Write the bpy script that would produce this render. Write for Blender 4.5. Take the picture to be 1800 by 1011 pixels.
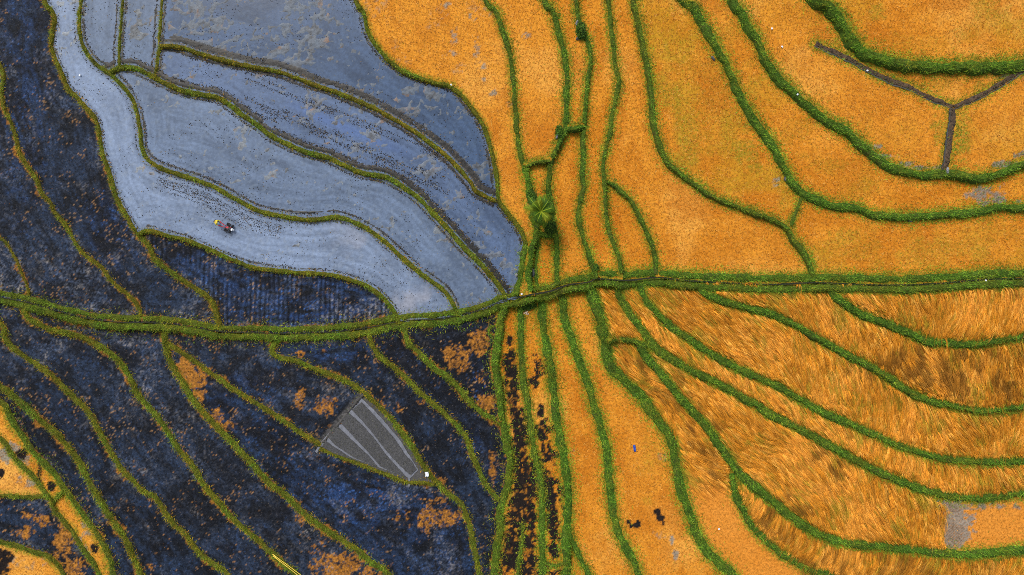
import bpy, bmesh, math, random
import numpy as np
from mathutils import Vector

for o in list(bpy.data.objects):
    bpy.data.objects.remove(o)
rng = np.random.default_rng(11)
random.seed(5)
R = math.radians
scene = bpy.context.scene
col = scene.collection

# ------------------------------------------------------------------ camera, sky, sun
S = 0.08            # metres per photo pixel on the plane z = 0
H = 97.0            # height of the drone above that plane
CX, CY = 900.0, 505.5
cam_d = bpy.data.cameras.new('camera')
cam = bpy.data.objects.new('camera', cam_d)
col.objects.link(cam)
cam.location = (0, 0, H)
cam.rotation_euler = (0, 0, 0)
cam_d.sensor_fit = 'HORIZONTAL'
cam_d.angle = 2 * math.atan(72.0 / H)
cam_d.clip_end = 2000
cam_d.clip_start = 1
scene.camera = cam

SUN_EL, SUN_AZ = 52.0, -32.0      # degrees; azimuth clockwise from photo-up (+Y)
world = bpy.data.worlds.new('World')
scene.world = world
world.use_nodes = True
wn = world.node_tree
wn.nodes.clear()
sky = wn.nodes.new('ShaderNodeTexSky')
sky.sky_type = 'NISHITA'
sky.sun_disc = False
sky.sun_elevation = R(SUN_EL)
sky.sun_rotation = R(SUN_AZ)
sky.air_density = 1.0
sky.dust_density = 4.0
sky.ozone_density = 1.0
hsv = wn.nodes.new('ShaderNodeHueSaturation')
hsv.inputs['Saturation'].default_value = 0.35
bg = wn.nodes.new('ShaderNodeBackground')
bg.inputs['Strength'].default_value = 0.10
wo = wn.nodes.new('ShaderNodeOutputWorld')
wn.links.new(sky.outputs[0], hsv.inputs['Color'])
wn.links.new(hsv.outputs[0], bg.inputs['Color'])
wn.links.new(bg.outputs[0], wo.inputs['Surface'])
sun_d = bpy.data.lights.new('sun', 'SUN')
sun_d.energy = 1.5
sun_d.angle = R(14)
sun_d.color = (1.0, 0.95, 0.88)
sun = bpy.data.objects.new('sun', sun_d)
col.objects.link(sun)
az, el = R(SUN_AZ), R(SUN_EL)
sv = Vector((math.sin(az) * math.cos(el), math.cos(az) * math.cos(el), math.sin(el)))
sun.rotation_euler = (-sv).to_track_quat('-Z', 'Y').to_euler()
sun.location = (0, 0, 60)
vs = scene.view_settings
vs.view_transform = 'Standard'
vs.look = 'None'
vs.exposure = 0.60
vs.gamma = 1.0
vs.use_curve_mapping = False
scene.cycles.pixel_filter_type = 'BLACKMAN_HARRIS'
scene.cycles.filter_width = 0.9
scene.cycles.use_denoising = False
scene.cycles.max_bounces = 4

# ------------------------------------------------------------------ helpers
def w_of(px, py, z):
    """photo pixel + height -> world x, y"""
    k = S * (H - z) / H
    return (np.asarray(px) - CX) * k, (CY - np.asarray(py)) * k

def _hash(ix, iy, seed):
    h = (ix.astype(np.int64) * 374761393 + iy.astype(np.int64) * 668265263 + seed * 1442695041) & 0xFFFFFFFF
    h = ((h ^ (h >> 13)) * 1274126177) & 0xFFFFFFFF
    h = h ^ (h >> 16)
    return (h & 0xFFFFFF) / float(0xFFFFFF)

def vnoise(x, y, scale, seed):
    x = np.asarray(x, float) / scale
    y = np.asarray(y, float) / scale
    ix, iy = np.floor(x), np.floor(y)
    fx, fy = x - ix, y - iy
    fx = fx * fx * (3 - 2 * fx)
    fy = fy * fy * (3 - 2 * fy)
    a = _hash(ix, iy, seed); b = _hash(ix + 1, iy, seed)
    c = _hash(ix, iy + 1, seed); d = _hash(ix + 1, iy + 1, seed)
    return (a * (1 - fx) + b * fx) * (1 - fy) + (c * (1 - fx) + d * fx) * fy

def fbm(x, y, scale, seed, octv=4, gain=0.55):
    t = 0; amp = 1; tot = 0
    for k in range(octv):
        t = t + amp * vnoise(x, y, scale / 2 ** k, seed + 17 * k)
        tot += amp
        amp *= gain
    return t / tot

def sstep(a, b, x):
    t = np.clip((x - a) / (b - a), 0, 1)
    return t * t * (3 - 2 * t)

def mixc(c1, c2, f):
    f = np.asarray(f)[..., None]
    return np.asarray(c1) * (1 - f) + np.asarray(c2) * f

def make_mesh(name, verts, faces, mat, parent=None, colors=None, smooth=False):
    """verts (n,3) world coordinates; faces (m,3|4) index array"""
    verts = np.asarray(verts, float).copy()
    faces = np.asarray(faces, np.int32)
    if parent is not None:
        verts -= np.array(LOC.get(parent.name, (0, 0, 0)))
    me = bpy.data.meshes.new(name)
    n, m, k = len(verts), len(faces), faces.shape[1]
    me.vertices.add(n)
    me.vertices.foreach_set('co', verts.astype(np.float32).ravel())
    me.loops.add(m * k)
    me.loops.foreach_set('vertex_index', faces.ravel())
    me.polygons.add(m)
    me.polygons.foreach_set('loop_start', np.arange(0, m * k, k, dtype=np.int32))
    me.polygons.foreach_set('loop_total', np.full(m, k, np.int32))
    if smooth:
        me.polygons.foreach_set('use_smooth', np.ones(m, bool))
    me.update(calc_edges=True)
    if colors is not None:
        c = np.ones((n, 4), np.float32)
        c[:, :colors.shape[1]] = colors
        at = me.color_attributes.new('col', 'FLOAT_COLOR', 'POINT')
        at.data.foreach_set('color', c.ravel())
    me.materials.append(mat)
    ob = bpy.data.objects.new(name, me)
    col.objects.link(ob)
    if parent is not None:
        ob.parent = parent
    return ob

LOC = {}
def thing(name, label, cat, loc=(0, 0, 0), group=None):
    e = bpy.data.objects.new(name, None)
    col.objects.link(e)
    e.location = loc
    e.empty_display_size = 0.5
    LOC[e.name] = tuple(loc)
    e['label'] = label
    e['category'] = cat
    if group:
        e['group'] = group
    return e

def tag(o, label, cat, group=None):
    o['label'] = label
    o['category'] = cat
    if group:
        o['group'] = group
    return o

def bm_obj(name, bm, mat, parent=None, smooth=False):
    if smooth:
        for f in bm.faces:
            f.smooth = True
    me = bpy.data.meshes.new(name)
    bm.to_mesh(me)
    bm.free()
    me.materials.append(mat)
    ob = bpy.data.objects.new(name, me)
    col.objects.link(ob)
    if parent is not None:
        ob.parent = parent
    return ob

# ------------------------------------------------------------------ materials
def new_mat(name):
    m = bpy.data.materials.new(name)
    m.use_nodes = True
    nt = m.node_tree
    nt.nodes.clear()
    out = nt.nodes.new('ShaderNodeOutputMaterial')
    b = nt.nodes.new('ShaderNodeBsdfPrincipled')
    nt.links.new(b.outputs[0], out.inputs[0])
    return m, nt, b

def node(nt, t, **kw):
    n = nt.nodes.new(t)
    for k, v in kw.items():
        setattr(n, k, v)
    return n

def noise_node(nt, scale, detail=3, rough=0.6, coord=None):
    n = node(nt, 'ShaderNodeTexNoise')
    n.inputs['Scale'].default_value = scale
    n.inputs['Detail'].default_value = detail
    n.inputs['Roughness'].default_value = rough
    if coord is None:
        tc = node(nt, 'ShaderNodeTexCoord')
        coord = tc.outputs['Object']
    nt.links.new(coord, n.inputs['Vector'])
    return n

def ramp(nt, src, stops):
    r = node(nt, 'ShaderNodeValToRGB')
    e = r.color_ramp.elements
    while len(e) > 1:
        e.remove(e[-1])
    e[0].position, e[0].color = stops[0][0], (*stops[0][1], 1)
    for p, c in stops[1:]:
        k = e.new(p)
        k.color = (*c, 1)
    nt.links.new(src, r.inputs[0])
    return r

def mixnode(nt, a, b, fac, mode='MIX'):
    m = node(nt, 'ShaderNodeMix', data_type='RGBA', blend_type=mode)
    m.clamp_factor = True
    for sock, v in ((m.inputs[6], a), (m.inputs[7], b), (m.inputs[0], fac)):
        if hasattr(v, 'is_linked') or hasattr(v, 'links'):
            nt.links.new(v, sock)
        elif isinstance(v, (int, float)):
            sock.default_value = v
        else:
            sock.default_value = (*v, 1)
    return m.outputs[2]

def bump(nt, b, h, strength, dist):
    n = node(nt, 'ShaderNodeBump')
    n.inputs['Strength'].default_value = strength
    n.inputs['Distance'].default_value = dist
    nt.links.new(h, n.inputs['Height'])
    nt.links.new(n.outputs[0], b.inputs['Normal'])

def soil_material(name, fine, lo, hi, specks, rough, bstr, spec=0.3, dots=None):
    """vertex colour x fine grain; specks: list of (scale, threshold, colour, amount)"""
    m, nt, b = new_mat(name)
    at = node(nt, 'ShaderNodeAttribute', attribute_name='col')
    tc = node(nt, 'ShaderNodeTexCoord').outputs['Object']
    n1 = noise_node(nt, fine, 4, 0.7, tc)
    g = ramp(nt, n1.outputs['Fac'], [(0.28, (lo,) * 3), (0.5, (1, 1, 1)), (0.74, (hi,) * 3)])
    c = mixnode(nt, at.outputs['Color'], g.outputs[0], 1.0, 'MULTIPLY')
    for sc, th, cc, amt in specks:
        n2 = noise_node(nt, sc, 3, 0.65, tc)
        f = ramp(nt, n2.outputs['Fac'], [(th, (0, 0, 0)), (th + 0.05, (amt,) * 3)])
        mu = node(nt, 'ShaderNodeMath', operation='MULTIPLY')
        nt.links.new(f.outputs[0], mu.inputs[0])
        nt.links.new(at.outputs['Alpha'], mu.inputs[1])
        c = mixnode(nt, c, cc, mu.outputs[0])
    if dots:
        vo = node(nt, 'ShaderNodeTexVoronoi', feature='F1')
        vo.inputs['Scale'].default_value = dots[0]
        vo.inputs['Randomness'].default_value = 0.7
        nt.links.new(tc, vo.inputs['Vector'])
        f = ramp(nt, vo.outputs['Distance'], [(dots[1], (dots[3],) * 3), (dots[1] + 0.13, (0, 0, 0))])
        mu = node(nt, 'ShaderNodeMath', operation='MULTIPLY')
        nt.links.new(f.outputs[0], mu.inputs[0])
        nt.links.new(at.outputs['Alpha'], mu.inputs[1])
        c = mixnode(nt, c, dots[2], mu.outputs[0])
    nt.links.new(c, b.inputs['Base Color'])
    b.inputs['Roughness'].default_value = rough
    b.inputs['Specular IOR Level'].default_value = spec
    if bstr:
        bump(nt, b, n1.outputs['Fac'], bstr, 0.08)
    return m

def attr_material(name, rough=0.7, spec=0.25, grain=None):
    m, nt, b = new_mat(name)
    at = node(nt, 'ShaderNodeAttribute', attribute_name='col')
    c = at.outputs['Color']
    if grain:
        n1 = noise_node(nt, grain, 3)
        g = ramp(nt, n1.outputs['Fac'], [(0.3, (0.55,) * 3), (0.7, (1.4,) * 3)])
        c = mixnode(nt, c, g.outputs[0], 1.0, 'MULTIPLY')
        bump(nt, b, n1.outputs['Fac'], 0.6, 0.05)
    nt.links.new(c, b.inputs['Base Color'])
    b.inputs['Roughness'].default_value = rough
    b.inputs['Specular IOR Level'].default_value = spec
    return m

def plain_material(name, c, rough=0.6, var=0.25, scale=6.0, metal=0.0):
    m, nt, b = new_mat(name)
    n1 = noise_node(nt, scale, 3)
    lo = tuple(x * (1 - var) for x in c)
    hi = tuple(min(1, x * (1 + var)) for x in c)
    g = ramp(nt, n1.outputs['Fac'], [(0.3, lo), (0.7, hi)])
    nt.links.new(g.outputs[0], b.inputs['Base Color'])
    b.inputs['Roughness'].default_value = rough
    b.inputs['Metallic'].default_value = metal
    bump(nt, b, n1.outputs['Fac'], 0.25, 0.02)
    return m

M = {}
M['stubble_soil'] = soil_material('stubble_soil', 2.9, 0.55, 1.32, [
    (2.3, 0.63, (0.62, 0.33, 0.075), 0.6), (1.9, 0.655, (0.30, 0.105, 0.010), 0.55)], 0.95, 0.6, 0.08, dots=(2.7, 0.19, (0.12, 0.050, 0.009), 0.5))
M['dark_soil'] = soil_material('dark_soil', 2.7, 0.15, 2.0, [
    (3.3, 0.63, (0.12, 0.11, 0.11), 0.4), (2.4, 0.64, (0.006, 0.007, 0.010), 0.85), (2.9, 0.70, (0.24, 0.115, 0.035), 0.35)], 0.7, 0.8, 0.12)
M['mud'] = soil_material('wet_mud', 2.6, 0.62, 1.35, [(2.2, 0.64, (0.04, 0.04, 0.045), 0.6)], 0.5, 0.5, 0.3)
M['straw_soil'] = soil_material('trampled_soil', 3.0, 0.45, 1.4, [], 0.95, 0.4, 0.08)
M['grass'] = attr_material('grass_blade', 0.7, 0.15)
M['straw'] = attr_material('straw_blade', 0.75, 0.12)
M['bank'] = attr_material('turf_bank', 0.95, 0.15, 6.0)
M['clod'] = attr_material('mud_clod', 0.8, 0.3, 5.0)
M['water_murky'] = None
def water_material():
    m, nt, b = new_mat('murky_water')
    at = node(nt, 'ShaderNodeAttribute', attribute_name='col')
    n1 = noise_node(nt, 2.0, 4, 0.75)
    g = ramp(nt, n1.outputs['Fac'], [(0.3, (0.74,) * 3), (0.7, (1.24,) * 3)])
    c = mixnode(nt, at.outputs['Color'], g.outputs[0], 1.0, 'MULTIPLY')
    nt.links.new(c, b.inputs['Base Color'])
    b.inputs['Roughness'].default_value = 0.12
    b.inputs['IOR'].default_value = 1.33
    n2 = noise_node(nt, 2.5, 2)
    bump(nt, b, n2.outputs['Fac'], 0.08, 0.05)
    return m
M['water_murky'] = water_material()
M['ground'] = plain_material('far_ground', (0.16, 0.10, 0.035), 0.95, 0.4, 0.15)
M['stone'] = plain_material('grey_stone', (0.17, 0.18, 0.19), 0.75, 0.45, 4.0)
M['dark_stone'] = plain_material('dark_stone', (0.06, 0.065, 0.075), 0.7, 0.45, 4.0)
M['pale_stone'] = plain_material('pale_stone', (0.50, 0.38, 0.28), 0.8, 0.3, 6.0)
M['white'] = plain_material('white_plastic', (0.72, 0.76, 0.82), 0.5, 0.12, 5.0)
M['blue'] = plain_material('blue_plastic', (0.012, 0.06, 0.36), 0.45, 0.25, 6.0)
M['red'] = plain_material('red_paint', (0.55, 0.015, 0.03), 0.4, 0.15, 8.0)
M['black'] = plain_material('black_iron', (0.018, 0.018, 0.02), 0.6, 0.4, 8.0)
M['yellow'] = plain_material('yellow_cloth', (0.75, 0.62, 0.03), 0.8, 0.15, 9.0)
M['trousers'] = plain_material('dark_cloth', (0.025, 0.022, 0.035), 0.9, 0.3, 9.0)
M['skin'] = plain_material('skin', (0.34, 0.19, 0.12), 0.6, 0.1, 9.0)
M['hair'] = plain_material('black_hair', (0.012, 0.010, 0.009), 0.5, 0.2, 20.0)
M['bamboo'] = plain_material('yellow_bamboo', (0.72, 0.52, 0.06), 0.5, 0.2, 3.0)
M['trunk'] = plain_material('palm_trunk', (0.10, 0.075, 0.05), 0.9, 0.4, 5.0)
M['ash'] = plain_material('ash', (0.014, 0.014, 0.016), 0.95, 0.6, 5.0)
M['bed'] = soil_material('nursery_bed', 5.0, 0.6, 1.35, [(4.0, 0.62, (0.12, 0.12, 0.115), 0.5)], 0.9, 0.6)

# ------------------------------------------------------------------ traced lines (photo pixels)
# key: (width px, tint 0 vivid green .. 1 olive, height m, points)
B = {}
def bund(key, w, tint, hb, pts, label):
    B[key] = dict(w=w, tint=tint, hb=hb, pts=pts, label=label)

# --- upper left
bund('U1', 10, .85, .28, [(0,118),(2,161),(5,188),(15,209),(24,232),(32,266),(45,289),(62,313),(72,340),(86,355),(96,375),(114,396),(123,411),(133,429),(148,449),(175,468),(188,486),(205,503),(229,523),(244,543),(247,556)],
     'narrow olive bund splitting the two dark burnt paddies at the far left')
bund('U2', 11, .8, .30, [(76,0),(89,17),(94,34),(90,61),(90,84),(98,108),(109,131),(118,155),(138,175),(158,198),(170,219),(175,249),(182,279),(192,306),(201,340),(215,369),(232,399),(244,414),(261,433),(272,456),(303,481),(336,503),(360,518),(373,533),(382,560),(385,577)],
     'olive bund between the dark top-left paddy and the flooded strip with the farmer')
bund('U3', 10, .7, .28, [(141,0),(138,27),(140,61),(148,87),(165,111),(185,124),(202,138),(219,156),(232,175),(239,195),(244,219),(246,239),(249,262),(262,283),(289,298),(320,308),(353,320),(380,331),(414,350),(450,369),(490,379),(527,385),(561,385),(595,382),(625,392),(652,406),(675,424),(699,446),(726,470),(753,491),(776,507),(790,523),(801,545),(804,556)],
     'winding green bund just above the farmer between two flooded paddies')
bund('U4', 11, .6, .30, [(193,126),(209,118),(235,119),(256,128),(272,136),(293,148),(320,158),(350,165),(380,170),(404,185),(427,202),(450,217),(470,235),(504,252),(537,266),(578,277),(601,289),(638,304),(672,309),(699,322),(716,334),(736,348),(759,372),(780,394),(800,416),(820,439),(847,466),(867,490),(884,513),(888,524)],
     'green bund with dark clod rows, through the middle of the flooded paddies')
bund('U5', 7, .75, .22, [(215,0),(213,34),(210,67),(209,101),(210,118)],
     'short thin upright bund between the two small flooded plots at the top left')
bund('U6', 8, .75, .22, [(284,0),(282,34),(279,67),(280,81),(277,101),(272,136)],
     'short upright bund on the left side of the large patchy flooded paddy')
bund('U7', 9, .95, .28, [(280,80),(316,82),(336,89),(370,99),(404,108),(450,118),(484,124),(517,135),(551,148),(591,161),(625,175),(659,190),(692,209),(726,229),(753,249),(780,269),(807,296),(827,320),(837,335),(854,345),(872,353)],
     'brownish bund with a wide dark grey band beside it, below the topmost flooded paddy')
bund('U8', 9, .65, .35, [(625,0),(638,20),(645,50),(659,77),(682,104),(706,123),(736,136),(766,145),(790,151),(813,168),(833,195),(850,222),(860,252),(869,286),(874,316),(875,340),(878,353),(890,371),(905,389),(918,410),(924,428)],
     'curved green bund where the flooded paddies meet the first orange stubble paddy')
bund('U9', 13, .25, .30, [(924,428),(921,446),(917,468),(913,492),(908,518)],
     'short grassy bank between the tip of the flooded paddy and the palm')
bund('V1', 7, .85, .22, [(0,419),(13,432),(27,456),(37,480),(47,503),(50,520)],
     'short olive bund cutting off the small grey corner plot at the left edge')
bund('V2', 10, .75, .30, [(242,411),(256,406),(269,407),(293,414),(323,421),(357,434),(394,451),(427,464),(450,471),(490,476),(531,480),(578,483),(611,491),(645,503),(669,520),(685,537),(697,556),(702,570)],
     'olive bund directly below the farmer, above the dark paddy striped with stubble rows')
# --- central path banks
bund('PU1', 12, .45, .34, [(0,516),(34,522),(57,527),(94,538),(135,549),(175,556),(219,560),(252,560),(293,562),(336,568),(370,575),(404,577),(450,578),(500,579),(551,578),(601,575),(652,568),(685,561),(719,556),(770,553),(813,547),(847,538),(874,526),(900,519),(934,511),(967,505),(998,494)],
     'upper grassy bank of the central path, left half, with flooded paddies above it')
bund('PL1', 14, .4, .30, [(0,529),(34,536),(57,542),(94,553),(135,565),(175,572),(219,575),(252,575),(293,577),(336,582),(370,589),(404,592),(450,593),(500,594),(551,593),(601,591),(652,584),(685,576),(719,571),(770,568),(813,561),(847,552),(874,541),(900,535),(934,527),(967,520),(998,508)],
     'lower wider grassy bank of the central path, left half, with dark burnt paddies below it')
bund('PU2', 16, .12, .36, [(998,494),(1035,488),(1051,481),(1102,484),(1152,480),(1186,483),(1236,486),(1290,488),(1350,490),(1431,488),(1508,490),(1585,491),(1653,488),(1720,483),(1800,480)],
     'upper bright green bank of the central path, right half, below the stubble paddies')
bund('PL2', 14, .3, .26, [(998,509),(1035,504),(1051,498),(1102,501),(1152,497),(1186,500),(1236,504),(1290,506),(1350,509),(1431,506),(1508,508),(1585,509),(1653,506),(1720,500),(1800,497)],
     'lower dull green bank of the central path, right half, above the flattened rice')
# --- lower left
bund('L1', 12, .7, .32, [(0,570),(7,591),(20,611),(44,628),(67,644),(91,661),(111,682),(135,705),(155,726),(168,748),(182,775),(198,802),(215,829),(232,843),(249,863),(269,873),(286,896),(306,923),(323,937),(336,957),(357,980),(380,997),(400,1011)],
     'second long diagonal bund of the dark lower-left terraces, counted from the left edge')
bund('L2', 13, .6, .32, [(40,540),(47,557),(67,570),(94,581),(124,587),(151,597),(178,611),(202,628),(219,648),(232,673),(242,695),(266,721),(286,748),(303,775),(320,799),(340,822),(357,853),(377,876),(400,903),(424,927),(450,947),(470,967),(500,994),(521,1011)],
     'long diagonal bund with the two yellow bamboo poles lying on its lower end')
bund('L3', 14, .6, .32, [(288,580),(288,601),(296,628),(309,655),(323,675),(336,698),(357,725),(380,752),(404,775),(427,799),(450,824),(477,853),(504,873),(534,903),(561,923),(595,947),(625,967),(655,991),(682,1011)],
     'long diagonal bund running from the central path past the orange wedge to the bottom edge')
bund('L4', 11, .75, .28, [(293,602),(320,621),(350,641),(384,666),(420,691),(450,709),(477,726),(504,743),(527,760),(551,775),(562,784)],
     'olive bund running from the orange wedge down to the left corner of the seedbed')
bund('L4b', 9, .75, .26, [(562,788),(585,799),(611,809),(638,819),(669,831),(702,844),(719,849),(743,849),(763,853)],
     'thin grassy bund along the lower edge of the fan-shaped seedbed')
bund('L5', 12, .6, .32, [(494,597),(480,605),(479,621),(494,629),(524,636),(551,648),(578,658),(604,668),(632,684),(652,701),(672,721),(692,742),(709,765),(726,789),(739,812),(753,832),(768,849),(786,867),(808,884),(819,906),(827,933),(833,964),(838,991),(842,1011)],
     'hooked green bund that runs round the right side of the fan-shaped seedbed')
bund('L6', 12, .65, .32, [(648,584),(652,604),(665,624),(685,641),(709,660),(736,688),(759,708),(786,732),(807,752),(820,772),(830,799),(840,822),(850,846),(864,866),(876,880)],
     'green bund just right of the seedbed bund, through the black burnt paddies')
bund('L7', 12, .5, .32, [(711,576),(716,601),(736,621),(756,641),(780,658),(798,673),(813,691),(830,711),(850,728),(867,737),(880,745)],
     'short green bund below the central path enclosing the black triangular paddy')
bund('L8', 16, .3, .36, [(887,536),(884,548),(880,564),(877,591),(872,621),(871,648),(876,673),(879,700),(880,725),(885,748),(891,782),(896,812),(894,846),(887,873),(880,900),(879,927),(874,957),(871,984),(869,1011)],
     'stout green bund running down from the path, where the black terraces end')
bund('L9', 6, .4, .22, [(878,572),(866,574),(858,580),(864,592),(872,604)],
     'tiny grass loop around a scrap of orange straw under the path')
bund('K1', 14, .6, .32, [(0,681),(20,695),(44,715),(64,735),(84,750),(104,769),(121,789),(138,812),(151,839),(165,863),(178,886),(195,913),(212,937),(225,960),(235,984),(247,1011)],
     'first long diagonal bund of the dark lower-left terraces, counted from the left edge')
bund('K2', 14, .45, .32, [(0,708),(13,728),(27,752),(44,775),(61,799),(81,819),(101,843),(114,863),(131,886),(148,910),(165,933),(182,960),(192,984),(198,1011)],
     'bright green bund in the lower-left corner beside the round black burn spots')
bund('K3', 12, .55, .30, [(0,772),(17,795),(37,819),(61,843),(77,866),(91,880),(94,896),(111,917),(128,937),(141,960),(155,980),(172,1007)],
     'olive bund in the lower-left corner bordering the pale straw plot')
bund('K4', 9, .8, .24, [(0,871),(34,874),(77,874),(92,882)],
     'short level bund under the pale straw plot at the left edge')
bund('K5', 12, .6, .28, [(0,953),(27,960),(54,970),(81,977),(98,991),(111,1011)],
     'curved green bund in the extreme lower-left corner')
bund('K6', 11, .5, .26, [(92,884),(102,872),(111,862)],
     'stub of grass joining two bunds in the lower-left corner')
# --- lower centre
bund('C1', 13, .2, .30, [(914,526),(915,545),(916,570),(917,621),(921,671),(929,711),(935,765),(942,806),(950,839),(954,890),(953,940),(954,984),(955,1011)],
     'green bund between the two narrow strips streaked with black ash')
bund('C2', 19, .05, .36, [(951,522),(952,535),(955,577),(962,614),(970,664),(976,715),(984,765),(992,812),(998,859),(998,906),(996,957),(996,1011)],
     'broad bright green bund on the right of the ash-streaked strips')
bund('C2b', 12, .1, .28, [(998,930),(1008,957),(1024,991),(1035,1011)],
     'short green branch splitting off at the bottom beside an orange sliver')
bund('C2x', 10, .25, .26, [(954,986),(967,994),(982,994),(994,990)],
     'short level bund closing the bottom of an ash-streaked strip')
bund('C3', 17, .05, .34, [(986,515),(992,554),(1001,584),(1011,614),(1023,644),(1034,671),(1041,705),(1053,738),(1065,779),(1070,819),(1073,859),(1078,900),(1088,937),(1105,970),(1122,1011)],
     'bright green bund left of the stubble paddy with the blue sheet')
bund('C4', 20, .15, .38, [(1040,504),(1048,537),(1058,570),(1064,597),(1067,621),(1077,648),(1101,671),(1122,691),(1139,715),(1159,738),(1176,765),(1186,799),(1193,832),(1201,866),(1211,900),(1225,937),(1243,967),(1267,994),(1287,1011)],
     'thick green bund right of the stubble paddy with the blue sheet')
bund('C5', 12, .1, .30, [(1066,604),(1088,596),(1112,599),(1134,606),(1148,608)],
     'short arched green bund closing the small flattened plot below the path')
bund('S1', 7, .3, .2, [(918,922),(918,951),(913,980),(911,1008)],
     'thin grass strip between black ash patches at the bottom edge')
# --- lower right
bund('D1', 17, .15, .36, [(1087,500),(1088,520),(1102,544),(1119,567),(1135,589),(1149,607),(1172,624),(1196,639),(1223,655),(1257,671),(1283,684),(1310,700),(1334,714),(1350,725),(1384,742),(1417,760),(1451,779),(1485,797),(1518,816),(1552,832),(1585,846),(1619,859),(1653,869),(1686,874),(1720,876),(1754,874),(1800,868)],
     'sweeping green bund ending above the grey muddy gap in the flattened rice')
bund('D2', 16, .1, .34, [(1125,498),(1132,523),(1149,544),(1172,567),(1196,586),(1223,604),(1250,621),(1280,638),(1310,653),(1350,671),(1367,678),(1394,695),(1424,711),(1454,728),(1491,743),(1525,758),(1559,774),(1592,787),(1626,797),(1659,806),(1703,810),(1754,811),(1800,809)],
     'sweeping green bund, the third from the path among the flattened rice')
bund('D3', 15, .08, .34, [(1232,503),(1234,514),(1247,520),(1277,530),(1310,540),(1350,549),(1377,560),(1404,574),(1431,591),(1458,604),(1485,621),(1511,634),(1538,648),(1569,668),(1592,684),(1619,698),(1653,708),(1686,716),(1720,721),(1754,721),(1800,715)],
     'sweeping green bund, the second from the path, below the dark brown rice')
bund('D4', 16, .03, .34, [(1461,505),(1468,518),(1478,528),(1501,545),(1532,559),(1565,570),(1592,582),(1619,594),(1639,601),(1670,602),(1710,604),(1754,599),(1800,591)],
     'sweeping green bund nearest the path among the flattened rice')
bund('D5', 18, .08, .36, [(1122,604),(1132,621),(1149,641),(1168,664),(1189,691),(1209,715),(1230,735),(1246,755),(1263,779),(1280,806),(1297,829),(1320,849),(1350,874),(1370,890),(1394,910),(1424,930),(1451,943),(1485,954),(1525,959),(1565,962),(1606,967),(1653,972),(1686,974),(1720,975),(1764,970),(1800,967)],
     'lowest sweeping green bund, below the grey muddy gap in the flattened rice')
bund('D6', 15, .1, .32, [(1287,832),(1292,863),(1304,890),(1320,920),(1345,948),(1370,970),(1400,989),(1427,1004),(1461,1013)],
     'green bund branching down to the bottom edge beside dark leaning rice')
# --- upper right
bund('R1', 10, .3, .34, [(854,0),(870,17),(881,44),(891,74),(898,104),(903,151),(907,202),(910,242),(917,276),(924,303),(928,325)],
     'upright green bund left of the first long stubble strip, leading down to the palm')
bund('R1b', 14, .1, .34, [(924,296),(929,325),(932,350),(938,375),(943,398),(940,418),(934,440),(931,462),(929,485),(934,512)],
     'thick dark green bank running under the palm down to the path')
bund('R1c', 7, .15, .26, [(945,405),(946,428),(943,452),(942,478),(945,505)],
     'small grass strip just below the palm between two orange slivers')
bund('R1d', 12, .15, .28, [(942,408),(954,412),(966,414),(977,412)],
     'short grassy bank crossing directly under the palm crown')
bund('R2', 12, .12, .34, [(957,0),(971,17),(979,44),(987,74),(994,101),(998,135),(996,175),(996,209),(994,228),(984,249),(969,281),(966,309),(965,336),(969,362),(972,392),(979,429),(979,470),(981,500)],
     'upright green bund right of the first long stubble strip, passing the palm on its right')
bund('R2x', 8, .3, .28, [(967,283),(945,285),(924,292)],
     'short level bund above the small orange wedge over the palm')
bund('R2y', 11, .1, .30, [(996,225),(1010,226),(1026,222)],
     'short level green bund by the grey stone closing a narrow strip')
bund('R3', 10, .15, .32, [(1013,0),(1016,27),(1024,54),(1035,77),(1038,108),(1033,141),(1031,175),(1028,209),(1026,242),(1026,279),(1024,303),(1027,326),(1024,342),(1019,369),(1020,396),(1028,426),(1038,453),(1046,476),(1048,490)],
     'upright green bund with the dark shrub and grey boulders near its top')
bund('R4', 10, .3, .32, [(1070,0),(1073,34),(1077,67),(1082,111),(1087,141),(1083,175),(1075,209),(1072,235),(1065,262),(1061,293),(1064,323),(1064,340),(1065,369),(1070,402),(1080,429),(1088,453),(1093,480)],
     'thin upright bund that forks beside a long leaf-shaped stubble plot')
bund('R5', 9, .2, .30, [(1066,320),(1075,323),(1090,334),(1109,352),(1122,375),(1135,402),(1147,433),(1154,459),(1154,482)],
     'short curved bund enclosing the leaf-shaped stubble plot on its right')
bund('R6', 11, .35, .36, [(1114,0),(1119,20),(1125,50),(1132,84),(1139,118),(1144,151),(1147,188),(1151,222),(1159,252),(1172,283),(1193,303),(1216,320),(1253,345),(1287,359),(1320,372),(1350,383),(1370,392),(1387,404),(1397,422),(1411,439),(1422,459),(1431,486)],
     'bund curving from the top edge to the path, left of the weedy stubble paddy')
bund('R7', 15, .1, .5, [(1195,-10),(1220,10),(1233,34),(1250,64),(1267,94),(1283,124),(1297,158),(1314,188),(1330,215),(1350,242),(1367,269),(1380,296),(1394,320),(1413,341),(1437,350),(1468,362),(1505,365),(1532,375),(1569,380),(1599,382),(1636,379),(1670,377),(1703,375),(1730,370),(1760,365),(1800,365)],
     'long tall bund from the top edge bending into a wavy bank at the right')
bund('R7b', 8, .3, .30, [(1411,346),(1400,372),(1391,396)],
     'short link bund between the two large stubble paddies above the path')
bund('R8', 16, .1, .5, [(1290,0),(1304,20),(1317,47),(1334,71),(1344,98),(1363,128),(1384,151),(1407,172),(1434,195),(1461,214),(1488,229),(1508,249),(1532,269),(1559,288),(1585,299),(1619,306),(1653,305),(1673,304),(1693,309),(1720,313),(1747,308),(1774,298),(1800,289)],
     'long tall bund curving under the paddies cut by the muddy ditches')
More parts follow.
